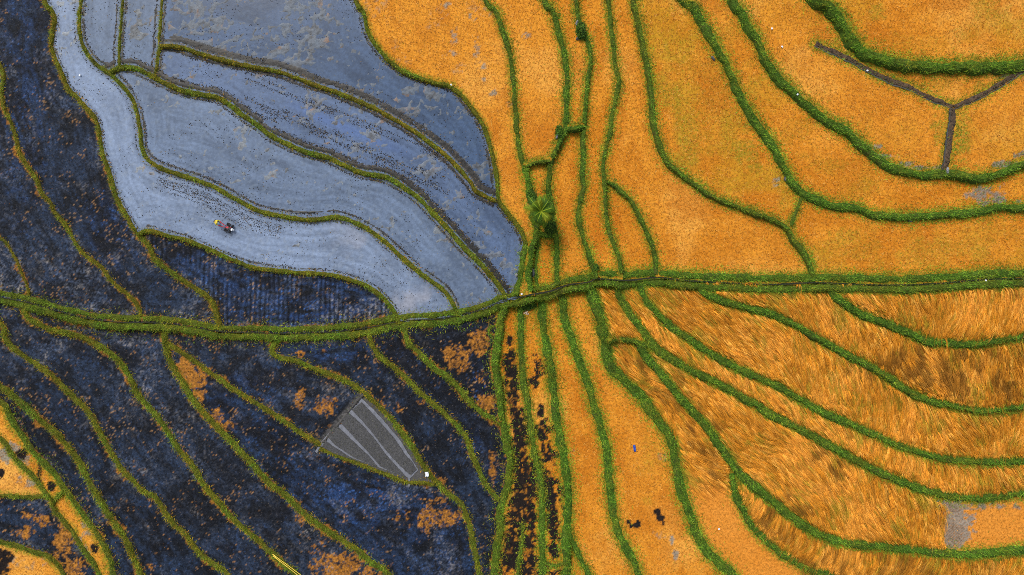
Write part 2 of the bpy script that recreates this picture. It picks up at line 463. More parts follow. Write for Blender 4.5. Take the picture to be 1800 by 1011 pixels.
bund('R9', 22, .12, .6, [(1437,-2),(1458,10),(1474,30),(1491,57),(1508,81),(1532,98),(1565,108),(1606,114),(1653,118),(1703,116),(1754,116),(1800,111)],
     'thickest dark green bank curved round the top-right corner paddy')
bund('N1', 7, 2, .14, [(562,786),(585,757),(608,729),(630,703),(642,691)],
     'low bare mud rim along the upper left side of the seedbed')
bund('M1', 12, 2, .10, [(1434,76),(1461,89),(1495,104),(1525,121),(1559,138),(1599,153),(1636,172),(1670,185),(1676,188)],
     'brown mud ditch slanting down from the thick top-right bank, left arm of the fork')
bund('M2', 11, 2, .10, [(1800,124),(1770,141),(1737,161),(1703,178),(1678,188)],
     'brown mud ditch reaching the right edge, right arm of the fork')
bund('M3', 14, 2, .10, [(1676,190),(1673,229),(1668,262),(1663,295),(1662,305)],
     'brown mud ditch running straight down from the fork to the bund')

PXMIN, PXMAX, PYMIN, PYMAX = -100.0, 1900.0, -85.0, 1096.0

def catmull(pts, step):
    P = np.array(pts, float)
    P = np.vstack([2 * P[0] - P[1], P, 2 * P[-1] - P[-2]])
    out = []
    for i in range(1, len(P) - 2):
        p0, p1, p2, p3 = P[i - 1], P[i], P[i + 1], P[i + 2]
        n = max(2, int(np.ceil(np.linalg.norm(p2 - p1) / step)))
        t = np.linspace(0, 1, n, endpoint=False)[:, None]
        out.append(0.5 * ((2 * p1) + (-p0 + p2) * t + (2 * p0 - 5 * p1 + 4 * p2 - p3) * t ** 2 + (-p0 + 3 * p1 - 3 * p2 + p3) * t ** 3))
    out.append(P[-2][None])
    return np.vstack(out)

def extend(pts):
    pts = [tuple(p) for p in pts]
    def off(p):
        return p[0] <= 2 or p[0] >= 1798 or p[1] <= 2 or p[1] >= 1006
    def ext(a, b):       # beyond a, away from b
        d = np.array(a, float) - np.array(b, float)
        d /= np.linalg.norm(d)
        out = (-1, 0) if a[0] <= 2 else (1, 0) if a[0] >= 1798 else (0, -1) if a[1] <= 2 else (0, 1)
        d = d * 0.7 + np.array(out) * 0.5
        d /= np.linalg.norm(d)
        return tuple(np.array(a) + d * 90), tuple(np.array(a) + d * 230)
    if off(pts[0]):
        e = ext(pts[0], pts[2])
        pts = [e[1], e[0]] + pts
    if off(pts[-1]):
        e = ext(pts[-1], pts[-3])
        pts = pts + [e[0], e[1]]
    return pts

for k, b in B.items():
    b['line'] = catmull(extend(b["pts"]), 3.2)
    ln = b['line']
    keep = (ln[:, 0] > PXMIN) & (ln[:, 0] < PXMAX) & (ln[:, 1] > PYMIN) & (ln[:, 1] < PYMAX)
    # keep the contiguous run that lies inside the margins
    idx = np.nonzero(keep)[0]
    b['line'] = ln[idx[0]:idx[-1] + 1]

# ------------------------------------------------------------------ fields from the lines
G = 2.5
nx = int((PXMAX - PXMIN) / G); ny = int((PYMAX - PYMIN) / G)
cxs = PXMIN + (np.arange(nx) + 0.5) * G
cys = PYMIN + (np.arange(ny) + 0.5) * G
edge = np.full((ny, nx), 70.0)        # distance to the nearest bund edge, px
block = np.zeros((ny, nx), bool)
RAD = 72.0
for k, b in B.items():
    hw = b['w'] / 2
    ln = b['line']
    for i in range(len(ln)):
        x, y = ln[i]
        i0 = max(0, int((x - RAD - PXMIN) / G)); i1 = min(nx, int((x + RAD - PXMIN) / G) + 1)
        j0 = max(0, int((y - RAD - PYMIN) / G)); j1 = min(ny, int((y + RAD - PYMIN) / G) + 1)
        if i0 >= i1 or j0 >= j1:
            continue
        d = np.hypot(cxs[None, i0:i1] - x, cys[j0:j1, None] - y)
        sub = edge[j0:j1, i0:i1]
        np.minimum(sub, d - hw, out=sub)
        block[j0:j1, i0:i1] |= d < max(hw * 0.5, 3.7)

def components(free):
    h, w = free.shape
    parent = []
    def find(a):
        while parent[a] != a:
            parent[a] = parent[parent[a]]
            a = parent[a]
        return a
    lab = np.zeros((h, w), np.int32) - 1
    prev = []
    for j in range(h):
        row = free[j]
        d = np.diff(np.concatenate([[0], row.astype(np.int8), [0]]))
        st = np.nonzero(d == 1)[0]; en = np.nonzero(d == -1)[0]
        cur = []
        for s, e in zip(st, en):
            idn = len(parent)
            parent.append(idn)
            for (ps, pe, pid) in prev:
                if ps < e and pe > s:
                    a, c = find(pid), find(idn)
                    if a != c:
                        parent[c] = a
            lab[j, s:e] = idn
            cur.append((s, e, idn))
        prev = cur
    root = np.array([find(i) for i in range(len(parent))] + [-1])
    return root[lab]

lab = components(~block)
def cell(px, py):
    i = np.clip(((np.asarray(px) - PXMIN) / G).astype(int), 0, nx - 1)
    j = np.clip(((np.asarray(py) - PYMIN) / G).astype(int), 0, ny - 1)
    return j, i

# seed px, kind, base colour params, label
F = []
def field(key, seed, kind, label, **kw):
    F.append(dict(key=key, seed=seed, kind=kind, label=label, **kw))
D, W, O, X, N = 'burnt', 'flooded', 'stubble', 'lodged', 'seedbed'
field('f1', (60, 200), D, 'dark navy burnt paddy along the left edge, above the flooded strip with the farmer', tone=0.14)
field('f2', (90, 460), D, 'dark burnt paddy left of the narrow olive bund, just above the central path', tone=.42)
field('f3', (10, 480), D, 'small pale grey burnt corner plot at the left edge above the path', tone=.95)
field('f4', (200, 250), W, 'long pale blue flooded strip in which the farmer drives the tiller', wc=(.160, .212, .315), mud=.67)
field('f5', (175, 60), W, 'small narrow flooded plot at the top left, beside the pale flooded strip', wc=(.096, .132, .200), mud=.645)
field('f6', (245, 60), W, 'small flooded plot at the top, second from the pale flooded strip', wc=(.086, .122, .190), mud=.63)
field('f7', (450, 50), W, 'large flooded paddy at the top with a lacework of grey mud patches', wc=(.046, .078, .146), mud=.525)
field('f8', (500, 200), W, 'flooded paddy with dark furrow streaks, below the brownish bund', wc=(.074, .112, .198), mud=.61)
field('f9', (350, 240), W, 'broad pale flooded paddy with fine straw flecks, above the farmer', wc=(.108, .150, .232), mud=.60)
field('f10', (500, 520), D, 'dark blue paddy with upright stubble rows, between the farmer strip and the path', tone=.25, rows=True, blue=1.2)
field('f11', (200, 600), D, 'dark burnt terrace starting as a sliver under the path, left of the orange wedge bund', tone=.42)
field('f12', (150, 660), D, 'dark burnt terrace in the lower left between the first two bunds below the path end', tone=.16)
field('f13', (60, 680), D, 'dark burnt terrace in the lower left, long and narrow, meeting the left edge', tone=.0)
field('f14', (60, 765), D, 'very narrow dark strip in the lower-left corner between two green bunds', tone=.0)
field('f15', (18, 768), O, 'thin orange sliver with a round black burn spot at the left edge', pale=.3)
field('f16', (140, 925), O, 'thin pale orange sliver between two bunds in the lower-left corner', pale=.5)
field('f17', (12, 835), O, 'pale straw plot at the left edge above the short level bund', pale=.9)
field('f18', (40, 915), D, 'half-burnt plot with orange straw islands in the lower-left corner', tone=.0, straw=1)
field('f19', (30, 1000), O, 'small orange stubble plot in the extreme lower-left corner', pale=.35)
field('f20', (600, 880), D, 'broad dark burnt paddy below the seedbed, with an orange wedge at its upper tip', tone=.0, blue=.5)
field('f21', (450, 650), D, 'dark burnt paddy left of the seedbed, under the path', tone=.26)
field('f22', (650, 780), N, 'fan-shaped grey rice seedbed divided by pale water channels')
field('f23', (700, 700), D, 'dark burnt strip wrapping the right side of the seedbed', tone=.02)
field('f24', (720, 640), D, 'black burnt strip right of the seedbed, narrowing towards the bottom', tone=-.25)
field('f25', (800, 620), D, 'black triangular burnt paddy with orange straw patches under the path', tone=-.3, straw=1)
field('f26', (905, 700), O, 'narrow strip almost covered in black ash, below the path centre', ash=1.0, pale=-.1)
field('f27', (940, 640), O, 'narrow orange strip with a line of black ash blotches in its lower half', ash=.62, pale=-.15)
field('f28', (1000, 700), O, 'clean narrow orange stubble strip right of the ash-streaked strips')
field('f29', (1012, 1005), O, 'tiny orange sliver at the bottom edge beside a forked bund')
field('f30', (1100, 750), O, 'orange stubble paddy with the blue sheet and two black burn spots', pale=.1)
field('f31', (1090, 560), X, 'small flattened rice plot just below the path, closed by an arched bund')
field('f32', (1220, 800), X, 'flattened dark rice paddy turning into bare stubble at the bottom')
field('f33', (1300, 780), X, 'widest flattened rice paddy, interrupted by a grey muddy gap at the right')
field('f34', (1200, 610), X, 'narrow sweeping strip of flattened rice, third terrace below the path')
field('f35', (1350, 620), X, 'sweeping terrace of wavy flattened rice, second terrace below the path')
field('f36', (1440, 545), X, 'terrace of swirled flattened rice with a dark brown area at the right')
field('f37', (1650, 550), X, 'terrace of flattened rice touching the path at the right')
field('f38', (1450, 970), X, 'dark leaning rice in the lowest terrace at the lower right')
field('f39', (780, 60), O, 'first orange stubble paddy right of the flooded land, with grey bare patches', bare=.2, pale=.15)
field('f40', (945, 150), O, 'long orange stubble strip leading down towards the palm', bare=.05, pale=.05)
field('f41', (948, 320), O, 'small orange wedge directly above the palm')
field('f42', (960, 470), O, 'small orange plot directly below the palm, touching the path')
field('f42b', (936, 480), O, 'very thin orange sliver with a dark stone, below the palm')
field('f43', (1010, 150), O, 'narrow orange strip with boulders at its top, closed by a short bund', pale=-.1)
field('f44', (1005, 350), O, 'orange stubble strip immediately right of the palm')
field('f45', (1055, 200), O, 'long thin orange strip, second to the right of the palm', pale=-.05)
field('f46', (1100, 430), O, 'leaf-shaped stubble plot ending at the path')
field('f47', (1110, 250), O, 'tall orange stubble paddy widening towards the path at the centre right')
field('f48', (1220, 200), O, 'big bare stubble paddy with green weeds, enclosed by two curved bunds', weed=.5)
field('f49', (1330, 150), O, 'long curved stubble terrace with a grey dotted patch at the right', weed=.3)
field('f50', (1550, 220), O, 'stubble paddy left of the muddy ditches', weed=.12, pale=.15)
field('f51', (1750, 230), O, 'stubble paddy right of the muddy ditches at the right edge', weed=.2, pale=.1)
field('f52', (1650, 50), O, 'top-right corner stubble paddy above the thickest bank', weed=.3, pale=-.05)
field('f53', (1600, 430), O, 'wide stubble paddy above the path at the right', weed=.35)

seeds_ok = {}
final = np.full((ny, nx), -1, np.int32)
for n, f in enumerate(F):
    j, i = cell(*f['seed'])
    r = lab[j, i]
    if r < 0 or (r in seeds_ok):
        print('FIELD SEED PROBLEM', f['key'], r, seeds_ok.get(r))
        f['bad'] = True
        continue
    seeds_ok[r] = f['key']
    final[lab == r] = n
# report large unseeded components
u, c = np.unique(lab[lab >= 0], return_counts=True)
for uu, cc in zip(u, c):
    if uu not in seeds_ok and cc > 120:
        js, is_ = np.nonzero(lab == uu)
        cxm, cym = cxs[is_].mean(), cys[js].mean()
        if -20 < cxm < 1820 and -20 < cym < 1030:
            print('UNSEEDED', cc, round(cxm), round(cym))
# grow labels over the blocked cells and the unseeded crumbs
for it in range(300):
    miss = final < 0
    if not miss.any():
        break
    new = final.copy()
    for dj, di in ((0, 1), (0, -1), (1, 0), (-1, 0), (1, 1), (-1, -1), (1, -1), (-1, 1)):
        sh = np.full_like(final, -1)
        sh[max(0, dj):ny + min(0, dj), max(0, di):nx + min(0, di)] = final[max(0, -dj):ny + min(0, -dj), max(0, -di):nx + min(0, -di)]
        m = (new < 0) & (sh >= 0)
        new[m] = sh[m]
    final = new

# terrace level of every field: the hillside rises to the upper right
FZ = np.zeros(len(F))
for n, f in enumerate(F):
    js, is_ = np.nonzero(final == n)
    if len(js) == 0:
        continue
    inside = (cxs[is_] > -40) & (cxs[is_] < 1840) & (cys[js] > -40) & (cys[js] < 1050)
    if inside.any():
        js, is_ = js[inside], is_[inside]
    f['cx'], f['cy'] = cxs[is_].mean(), cys[js].mean()
    u_ = f['cx'] * 0.50 + (1011 - f['cy']) * 0.80
    FZ[n] = 0.0042 * u_
    f['z'] = FZ[n]

# thrown-up dark mud beside the bunds of the flooded land: key, offset px (+ = up / right), half width, strength
BANDS = [('U3', 10, 1.1, .9), ('U4', 9, 2.6, 1.0), ('U4', -10, .9, .85), ('U7', 9, 1.6, 1.0), ('U7', 14, 1.8, .9), ('U7', -10, 1.5, 1.0), ('U8', -8, 1.4, .7), ('V2', 8, 1.0, .7), ('U2', 8, .8, .6), ('U3', -8, .7, .5),
         ('U5', 8, 1.0, .9), ('U5', -8, 1.0, .85), ('U6', 8, 1.0, .8), ('U6', -8, 1.0, .8), ('U4', 15, 1.4, .6)]
band = np.zeros((ny, nx))
for key, off, hwid, stg in BANDS:
    ln = B[key]['line']
    tan = np.gradient(ln, axis=0)
    tan /= np.linalg.norm(tan, axis=1)[:, None]
    ol = ln + np.stack([tan[:, 1], -tan[:, 0]], 1) * (off + np.sign(off) * 2.0 * (vnoise(np.arange(len(ln)), np.zeros(len(ln)), 14, 45)[:, None] - .5))
    rr_ = hwid * 2.2 + 3
    for x, y in ol:
        i0 = max(0, int((x - rr_ - PXMIN) / G)); i1 = min(nx, int((x + rr_ - PXMIN) / G) + 1)
        j0 = max(0, int((y - rr_ - PYMIN) / G)); j1 = min(ny, int((y + rr_ - PYMIN) / G) + 1)
        if i0 >= i1 or j0 >= j1:
            continue
        d = np.hypot(cxs[None, i0:i1] - x, cys[j0:j1, None] - y)
        sub = band[j0:j1, i0:i1]
        np.maximum(sub, stg * sstep(hwid * 2.0 + .8, hwid * .6 + .4, d), out=sub)
def band_at(px, py):
    j, i = cell(px, py)
    return band[j, i]
def z_at(px, py):
    j, i = cell(px, py)
    return FZ[final[j, i]]
def lab_at(px, py):
    j, i = cell(px, py)
    return final[j, i]
def edge_at(px, py):
    j, i = cell(px, py)
    return edge[j, i]

# ------------------------------------------------------------------ far ground
bm = bmesh.new()
bmesh.ops.create_grid(bm, x_segments=8, y_segments=8, size=500)
g = bm_obj('ground', bm, M['ground'])
g.location = (0, 0, -1.2)
g['kind'] = 'structure'

# ------------------------------------------------------------------ soil of every paddy
def spots(px, py, lst, seed, wob=0.5):
    """soft blotches: (x, y, rx, ry, strength); outline broken up by noise"""
    m = np.zeros_like(px)
    nz = .55 * (fbm(px, py, 16, seed, 3) - 0.5) + .75 * (fbm(px, py, 6, seed + 5, 2) - 0.5)
    for (x, y, rx, ry, s) in lst:
        d = np.hypot((px - x) / rx, (py - y) / ry)
        m = np.maximum(m, s * sstep(0.25, -0.25, d - 1 + nz * 2 * wob))
    return m

STRAW_SPOTS = [(325, 650, 17, 20, 1.3), (340, 672, 20, 20, 1.3), (352, 692, 10, 16, 1.1), (378, 738, 14, 14, .8), (400, 752, 12, 10, .7), (615, 998, 55, 26, 1), (560, 985, 18, 30, .5), (525, 700, 10, 22, .9), (565, 712, 12, 14, .9),
    (580, 715, 10, 18, .8), (760, 910, 40, 18, .8), (785, 905, 26, 12, .9), (745, 915, 14, 22, .6), (700, 908, 5, 8, .7), (805, 625, 32, 22, .8), (840, 600, 18, 30, .9),
    (855, 710, 16, 14, 1), (845, 660, 10, 10, .6), (45, 935, 16, 9, 1), (75, 915, 16, 12, 1), (48, 908, 9, 8, 1), (110, 950, 16, 34, 1), (130, 1000, 20, 22, 1), (530, 910, 10, 12, .7),
    (700, 720, 8, 10, .7), (672, 712, 6, 14, .9), (280, 595, 14, 8, .5), (530, 622, 8, 5, .8), (570, 616, 6, 4, .6), (725, 605, 10, 8, .3),
    (865, 820, 5, 30, .8), (770, 880, 30, 8, .5), (740, 705, 8, 6, .5), (262, 997, 10, 5, .7)]
PALE_SPOTS = [(655, 540, 36, 18, 1.4), (625, 556, 50, 10, 1.2), (540, 572, 120, 6, .8), (470, 520, 60, 14, .25), (220, 545, 26, 10, .6), (370, 548, 22, 14, .7), (720, 850, 40, 16, .8), (560, 795, 34, 14, .6), (700, 870, 24, 20, .6), (850, 800, 8, 26, .7),
    (420, 480, 60, 12, .2), (590, 690, 40, 20, .35), (160, 540, 60, 12, .45), (340, 545, 40, 20, .35), (230, 690, 40, 60, .15), (265, 650, 18, 50, .45), (130, 578, 40, 8, .6), (240, 600, 30, 16, .5), (160, 600, 70, 14, .2)]
BLACK_SPOTS = [(300, 432, 40, 16, .9), (560, 770, 50, 40, .3), (700, 630, 40, 40, .9), (800, 650, 60, 60, .5), (320, 900, 60, 40, .5), (400, 840, 40, 60, .6), (870, 960, 12, 60, .9), (135, 740, 60, 30, .5), (520, 740, 30, 30, .6), (770, 800, 60, 50, .4), (850, 700, 40, 40, .4)]
BLUE_SPOTS = [(560, 530, 90, 26, .9), (620, 880, 70, 34, .8), (40, 160, 40, 160, .45), (210, 400, 60, 60, .5), (600, 620, 60, 20, .5), (840, 690, 16, 40, .6), (440, 520, 50, 30, .5), (840, 800, 16, 34, .7), (480, 690, 30, 16, .4), (420, 670, 40, 14, .4), (690, 910, 60, 20, .6), (790, 960, 40, 40, .4)]
ASH_SPOTS = [(896, 602, 8, 12, .9), (898, 640, 10, 40, 1), (902, 690, 11, 40, 1), (908, 735, 10, 26, 1), (916, 757, 14, 14, 1), (912, 800, 16, 40, .85), (922, 850, 20, 60, 1), (918, 900, 24, 46, 1), (932, 922, 9, 14, 1), (900, 960, 14, 46, .95), (928, 980, 14, 34, .9), (885, 990, 10, 30, .8),
    (941, 675, 8, 9, 1.1), (946, 660, 3, 8, .9), (950, 725, 8, 16, .95), (953, 755, 10, 20, 1), (958, 800, 11, 22, .9), (962, 850, 12, 24, .95), (968, 880, 11, 26, 1), (972, 920, 11, 28, 1), (974, 965, 9, 14, 1.2),
    (1105, 918, 4, 6, .9), (1109, 924, 3, 4, .8), (1120, 922, 7, 6, 1.1), (1156, 900, 6, 5, 1.1), (1162, 911, 7, 6, 1.1), (1166, 919, 3, 5, .8),
    (39, 797, 10, 9, 1.4), (90, 853, 8, 9, 1.4), (168, 963, 8, 10, 1.4), (70, 832, 4, 20, 1.0), (2, 832, 6, 9, 1.2), (5, 985, 16, 30, 1.0)]
BARE_SPOTS = [(1535, 258, 16, 4, .8), (1560, 275, 16, 4, .8), (1590, 288, 20, 4, .9), (1620, 294, 20, 4, .9), (1645, 294, 14, 4, .9), (1765, 288, 18, 6, .9), (1790, 272, 16, 6, .8), (1785, 130, 30, 8, .5), (1675, 918, 30, 42, 1.3), (1740, 346, 34, 16, .8), (798, 62, 6, 16, .5), (838, 92, 8, 18, .45), (790, 95, 14, 5, .45), (850, 130, 5, 16, .5), (868, 163, 6, 5, .9), (785, 10, 8, 10, .5), (830, 30, 8, 8, .5),
    (925, 62, 8, 5, .5), (1365, 320, 10, 8, .6), (1180, 948, 4, 8, .9), (1188, 975, 5, 9, .9), (1160, 940, 12, 8, .4), (20, 800, 30, 16, .7), (50, 845, 20, 14, .5), (40, 990, 40, 10, .4), (150, 940, 12, 40, .5), (1700, 890, 90, 5, .6), (1000, 790, 8, 8, .3), (1165, 800, 8, 12, .3)]
WEED_SPOTS = [(1310, 265, 26, 18, .6), (1260, 200, 60, 60, .25), (1240, 100, 40, 60, .25), (1180, 160, 20, 14, .5), (1330, 290, 16, 14, .6), (1650, 230, 10, 24, .7), (1695, 240, 12, 40, .85), (1640, 150, 30, 12, .4), (1740, 20, 30, 20, .35), (1600, 80, 80, 20, .2), (1540, 20, 14, 12, .5),
    (1485, 415, 24, 16, .5), (1610, 445, 30, 26, .4), (1660, 430, 10, 16, .5), (1140, 880, 10, 10, .3), (1150, 800, 30, 30, .25), (1400, 230, 30, 20, .25), (1460, 290, 40, 14, .3), (1470, 75, 14, 12, .6), (850, 575, 16, 22, .8), (785, 905, 18, 10, .5), (862, 590, 10, 18, .8), (940, 560, 12, 22, .5), (1720, 155, 12, 8, .6), (1020, 250, 8, 40, .4), (1500, 65, 10, 30, .7)]

nodes_x = PXMIN + np.arange(nx + 1) * G
nodes_y = PYMIN + np.arange(ny + 1) * G
paddies = {}
clod_pts = {}

def contour(px, py, ed, across, along, seed, octv=3):
    """noise drawn out along the terrace curves"""
    wob = 5 * (fbm(px, py, 50, seed + 3, 2) - .5)
    return fbm((ed + wob) / across, (px * .75 + py * .66) / along, 1.0, seed, octv)

def soil_colors(f, px, py, ed):
    k = f['kind']
    n1 = fbm(px, py, 120, 3)
    n2 = fbm(px, py, 30, 9)
    n3 = fbm(px, py, 9, 21, 3)
    n4 = _hash(np.round(px * 7), np.round(py * 7), 5)
    if k == 'stubble' or k == 'lodged':
        pale = f.get('pale', 0)
        pale = pale + .30 * (_hash(np.array(f['cx'] // 1), np.array(f['cy'] // 1), 3) - .5)
        n2 = .6 * n2 + .4 * contour(px, py, ed, 7, 60, 23)
        c = mixc((.47, .165, .012), (.59, .235, .022), sstep(.3, .7, n2 + .25 * (n1 - .5) + .3 * pale))
        c = mixc(c, (.66, .325, .060), np.clip(.55 * sstep(.55, .75, n1 + .12 * (n3 - .5) + .1 * pale) + max(0, pale) * .45, 0, 1))
        c = mixc(c, (.42, .13, .010), .55 * sstep(.55, .72, fbm(px, py, 60, 77)))
        if k == 'lodged':
            c = mixc((.30, .115, .012), (.14, .11, .012), sstep(.45, .65, n2))
            short = lodged_short(px, py, f)
            c = mixc(c, mixc((.52, .185, .018), (.62, .25, .04), n2), short)
        c = mixc(c, (.36, .235, .016), np.clip(f.get('weed', 0) * 1.5, 0, .8) * sstep(.45, .68, fbm(px, py, 80, 43)) * (.4 + .6 * n3))
        wm = spots(px, py, WEED_SPOTS, 31, .9)
        wm = np.maximum(wm, f.get('weed', 0) * sstep(.55, .72, fbm(px, py, 55, 41)) * 1.0)
        wm = np.maximum(wm, .85 * sstep(8, 0, ed + 10 * (n3 - .5)))
        c = mixc(c, mixc((.14, .17, .012), (.25, .22, .02), n3), np.clip(wm * (0.35 + 1.3 * (n4 - .25)), 0, 1))
        bm_ = spots(px, py, BARE_SPOTS, 51, .9)
        bm_ = np.maximum(bm_, f.get('bare', 0) * sstep(.62, .72, fbm(px, py, 45, 61)) * 1.2)
        dots = .45 + .55 * (np.sin(px * 2 * np.pi / 5.2 + n3) * np.sin(py * 2 * np.pi / 5.2) > -.35)
        c = mixc(c, mixc((.045, .055, .05), (.20, .235, .225), dots * (.5 + .5 * n3)), np.clip((bm_ * 1.2 - .35 * n4 - .7 * sstep(.4, .7, fbm(px, py, 7, 55, 2))) * 2.2, 0, 1) * .8)
        am = spots(px, py, ASH_SPOTS, 71, .55)
        a0 = f.get('ash', 0)
        if a0:
            am = np.maximum(am, .9 * sstep(.62, .66, fbm(px, py, 16, 81) + (a0 - .5) * .35 * sstep(560, 640, py)) * sstep(590, 640, py))
        af = np.clip((am * 1.35 - .45 * n4 - .8 * sstep(.42, .72, fbm(px, py, 6, 73, 2))) * 2.2, 0, 1)
        c = mixc(c, mixc((.007, .007, .009), (.022, .016, .013), n3), af)
        return np.concatenate([c, (1 - af * .85)[..., None]], -1)
    if k == 'burnt':
        t = f.get('tone', 0)
        blu = np.maximum(spots(px, py, BLUE_SPOTS, 91, .8), f.get('blue', 0) * .45)
        ca = contour(px, py, ed, 5, 26, 25, 3)
        cb = contour(px, py, ed, 16, 90, 27, 2)
        c = mixc((.0045, .0060, .0095), (.015, .026, .052), sstep(.36, .66, .40 * n2 + .25 * n3 + .35 * ca))
        c = mixc(c, (.012, .040, .135), blu * .75 * sstep(.38, .66, .5 * n3 + .5 * ca))
        pl = np.clip(spots(px, py, PALE_SPOTS, 95, .8) * 1.1 + max(0, t) * .7 * n1 + .6 * sstep(.50, .70, .5 * fbm(px, py, 36, 101) + .5 * cb), 0, 1)
        c = mixc(c, mixc((.070, .092, .145), (.26, .235, .215), sstep(.48, .72, n3)), pl * .8 * sstep(.2, .95, n4))
        bk = np.clip(spots(px, py, BLACK_SPOTS, 97, .8) + max(0, -t) * 2.2, 0, 1)
        bk = np.maximum(bk, .9 * sstep(.50, .62, .4 * fbm(px, py, 45, 107) + .3 * fbm(px, py, 12, 109) + .3 * cb))
        c = mixc(c, (.0045, .005, .0075), bk * .82)
        # blue glints between the stubble, painted into the soil colour
        c = mixc(c, (.030, .085, .25), .8 * (n4 > .93) * sstep(.45, .6, .5 * n2 + .5 * ca) * np.clip(.25 + blu, 0, 1))
        # scattered straw flecks
        fl = (n4 < .02 + .12 * sstep(.5, .7, fbm(px, py, 34, 113))) * sstep(.42, .6, fbm(px, py, 12, 111, 2)) * (.65 + .2 * f.get('straw', 0))
        c = mixc(c, mixc((.24, .17, .10), (.34, .145, .03), n1), np.clip(fl, 0, 1))
        st = spots(px, py, STRAW_SPOTS, 121, 1.0)
        st = np.maximum(st, .9 * sstep(3.0, -2, ed + 14 * (n3 - .45) + 18 * (n2 - .38)))
        c = mixc(c, mixc((.19, .075, .010), (.37, .155, .024), n3), np.clip((st * 1.15 - .85 * n4 - .45 * sstep(.4, .7, fbm(px, py, 6, 123, 2))) * 2.2, 0, 1))
        dn1 = np.abs((px - 562) * .765 + (py - 786) * .644)
        nr = sstep(12, 7, dn1) * (py > 690) * (py < 800) * (px > 555) * (px < 650)
        c = mixc(c, mixc((.035, .035, .037), (.075, .073, .074), n3), nr)
        if f.get('rows'):
            rw = .5 + .5 * np.sin(px * 2 * np.pi / 8.2 + 5 * (fbm(px, py, 40, 117) - .5))
            am_ = sstep(.35, .6, fbm(px, py * .4, 30, 119))
            c = c * (1 + am_ * (1.3 * rw - .75))[..., None]
        return c
    if k == 'flooded':
        wc = np.array(f['wc'])
        g_ = wc.mean()
        c = mixc(wc * np.array((1.30, 1.15, .92)) + .008, (.15, .14, .125), .4 * n3)
        c = mixc(c, (.034, .034, .037), .85 * sstep(.52, .64, fbm(px, py, 7, 131, 3)) * (.4 + .6 * n4))
        c = mixc(c, (.24, .11, .028), .5 * sstep(.68, .78, fbm(px, py, 12, 141)))
        c = mixc(c, mixc((.008, .008, .008), (.035, .030, .024), sstep(.4, .75, n3) * n4), np.clip(band_at(px, py) * 2.2, 0, 1))
        return c
    n5 = fbm(px, py, 6, 151, 3)
    return mixc((.042, .042, .044), (.085, .084, .083), n5)

SHORT = [(1240, 925, 75, 72), (1760, 925, 64, 60), (1675, 920, 28, 48)]
def lodged_short(px, py, f):
    """where a flattened paddy is already cut to stubble"""
    nz = (fbm(px, py, 18, 161) - .5) * .5
    a = sstep(822, 872, py + (px - 1240) * .18 + nz * 70) * sstep(1420, 1400, px) * sstep(1000, 1010, px)
    # only left of the last bund
    b = sstep(1652, 1660, px + nz * 10) * sstep(868, 874, py)
    return a if f['key'] == 'f32' else b if f['key'] == 'f33' else np.zeros_like(px)

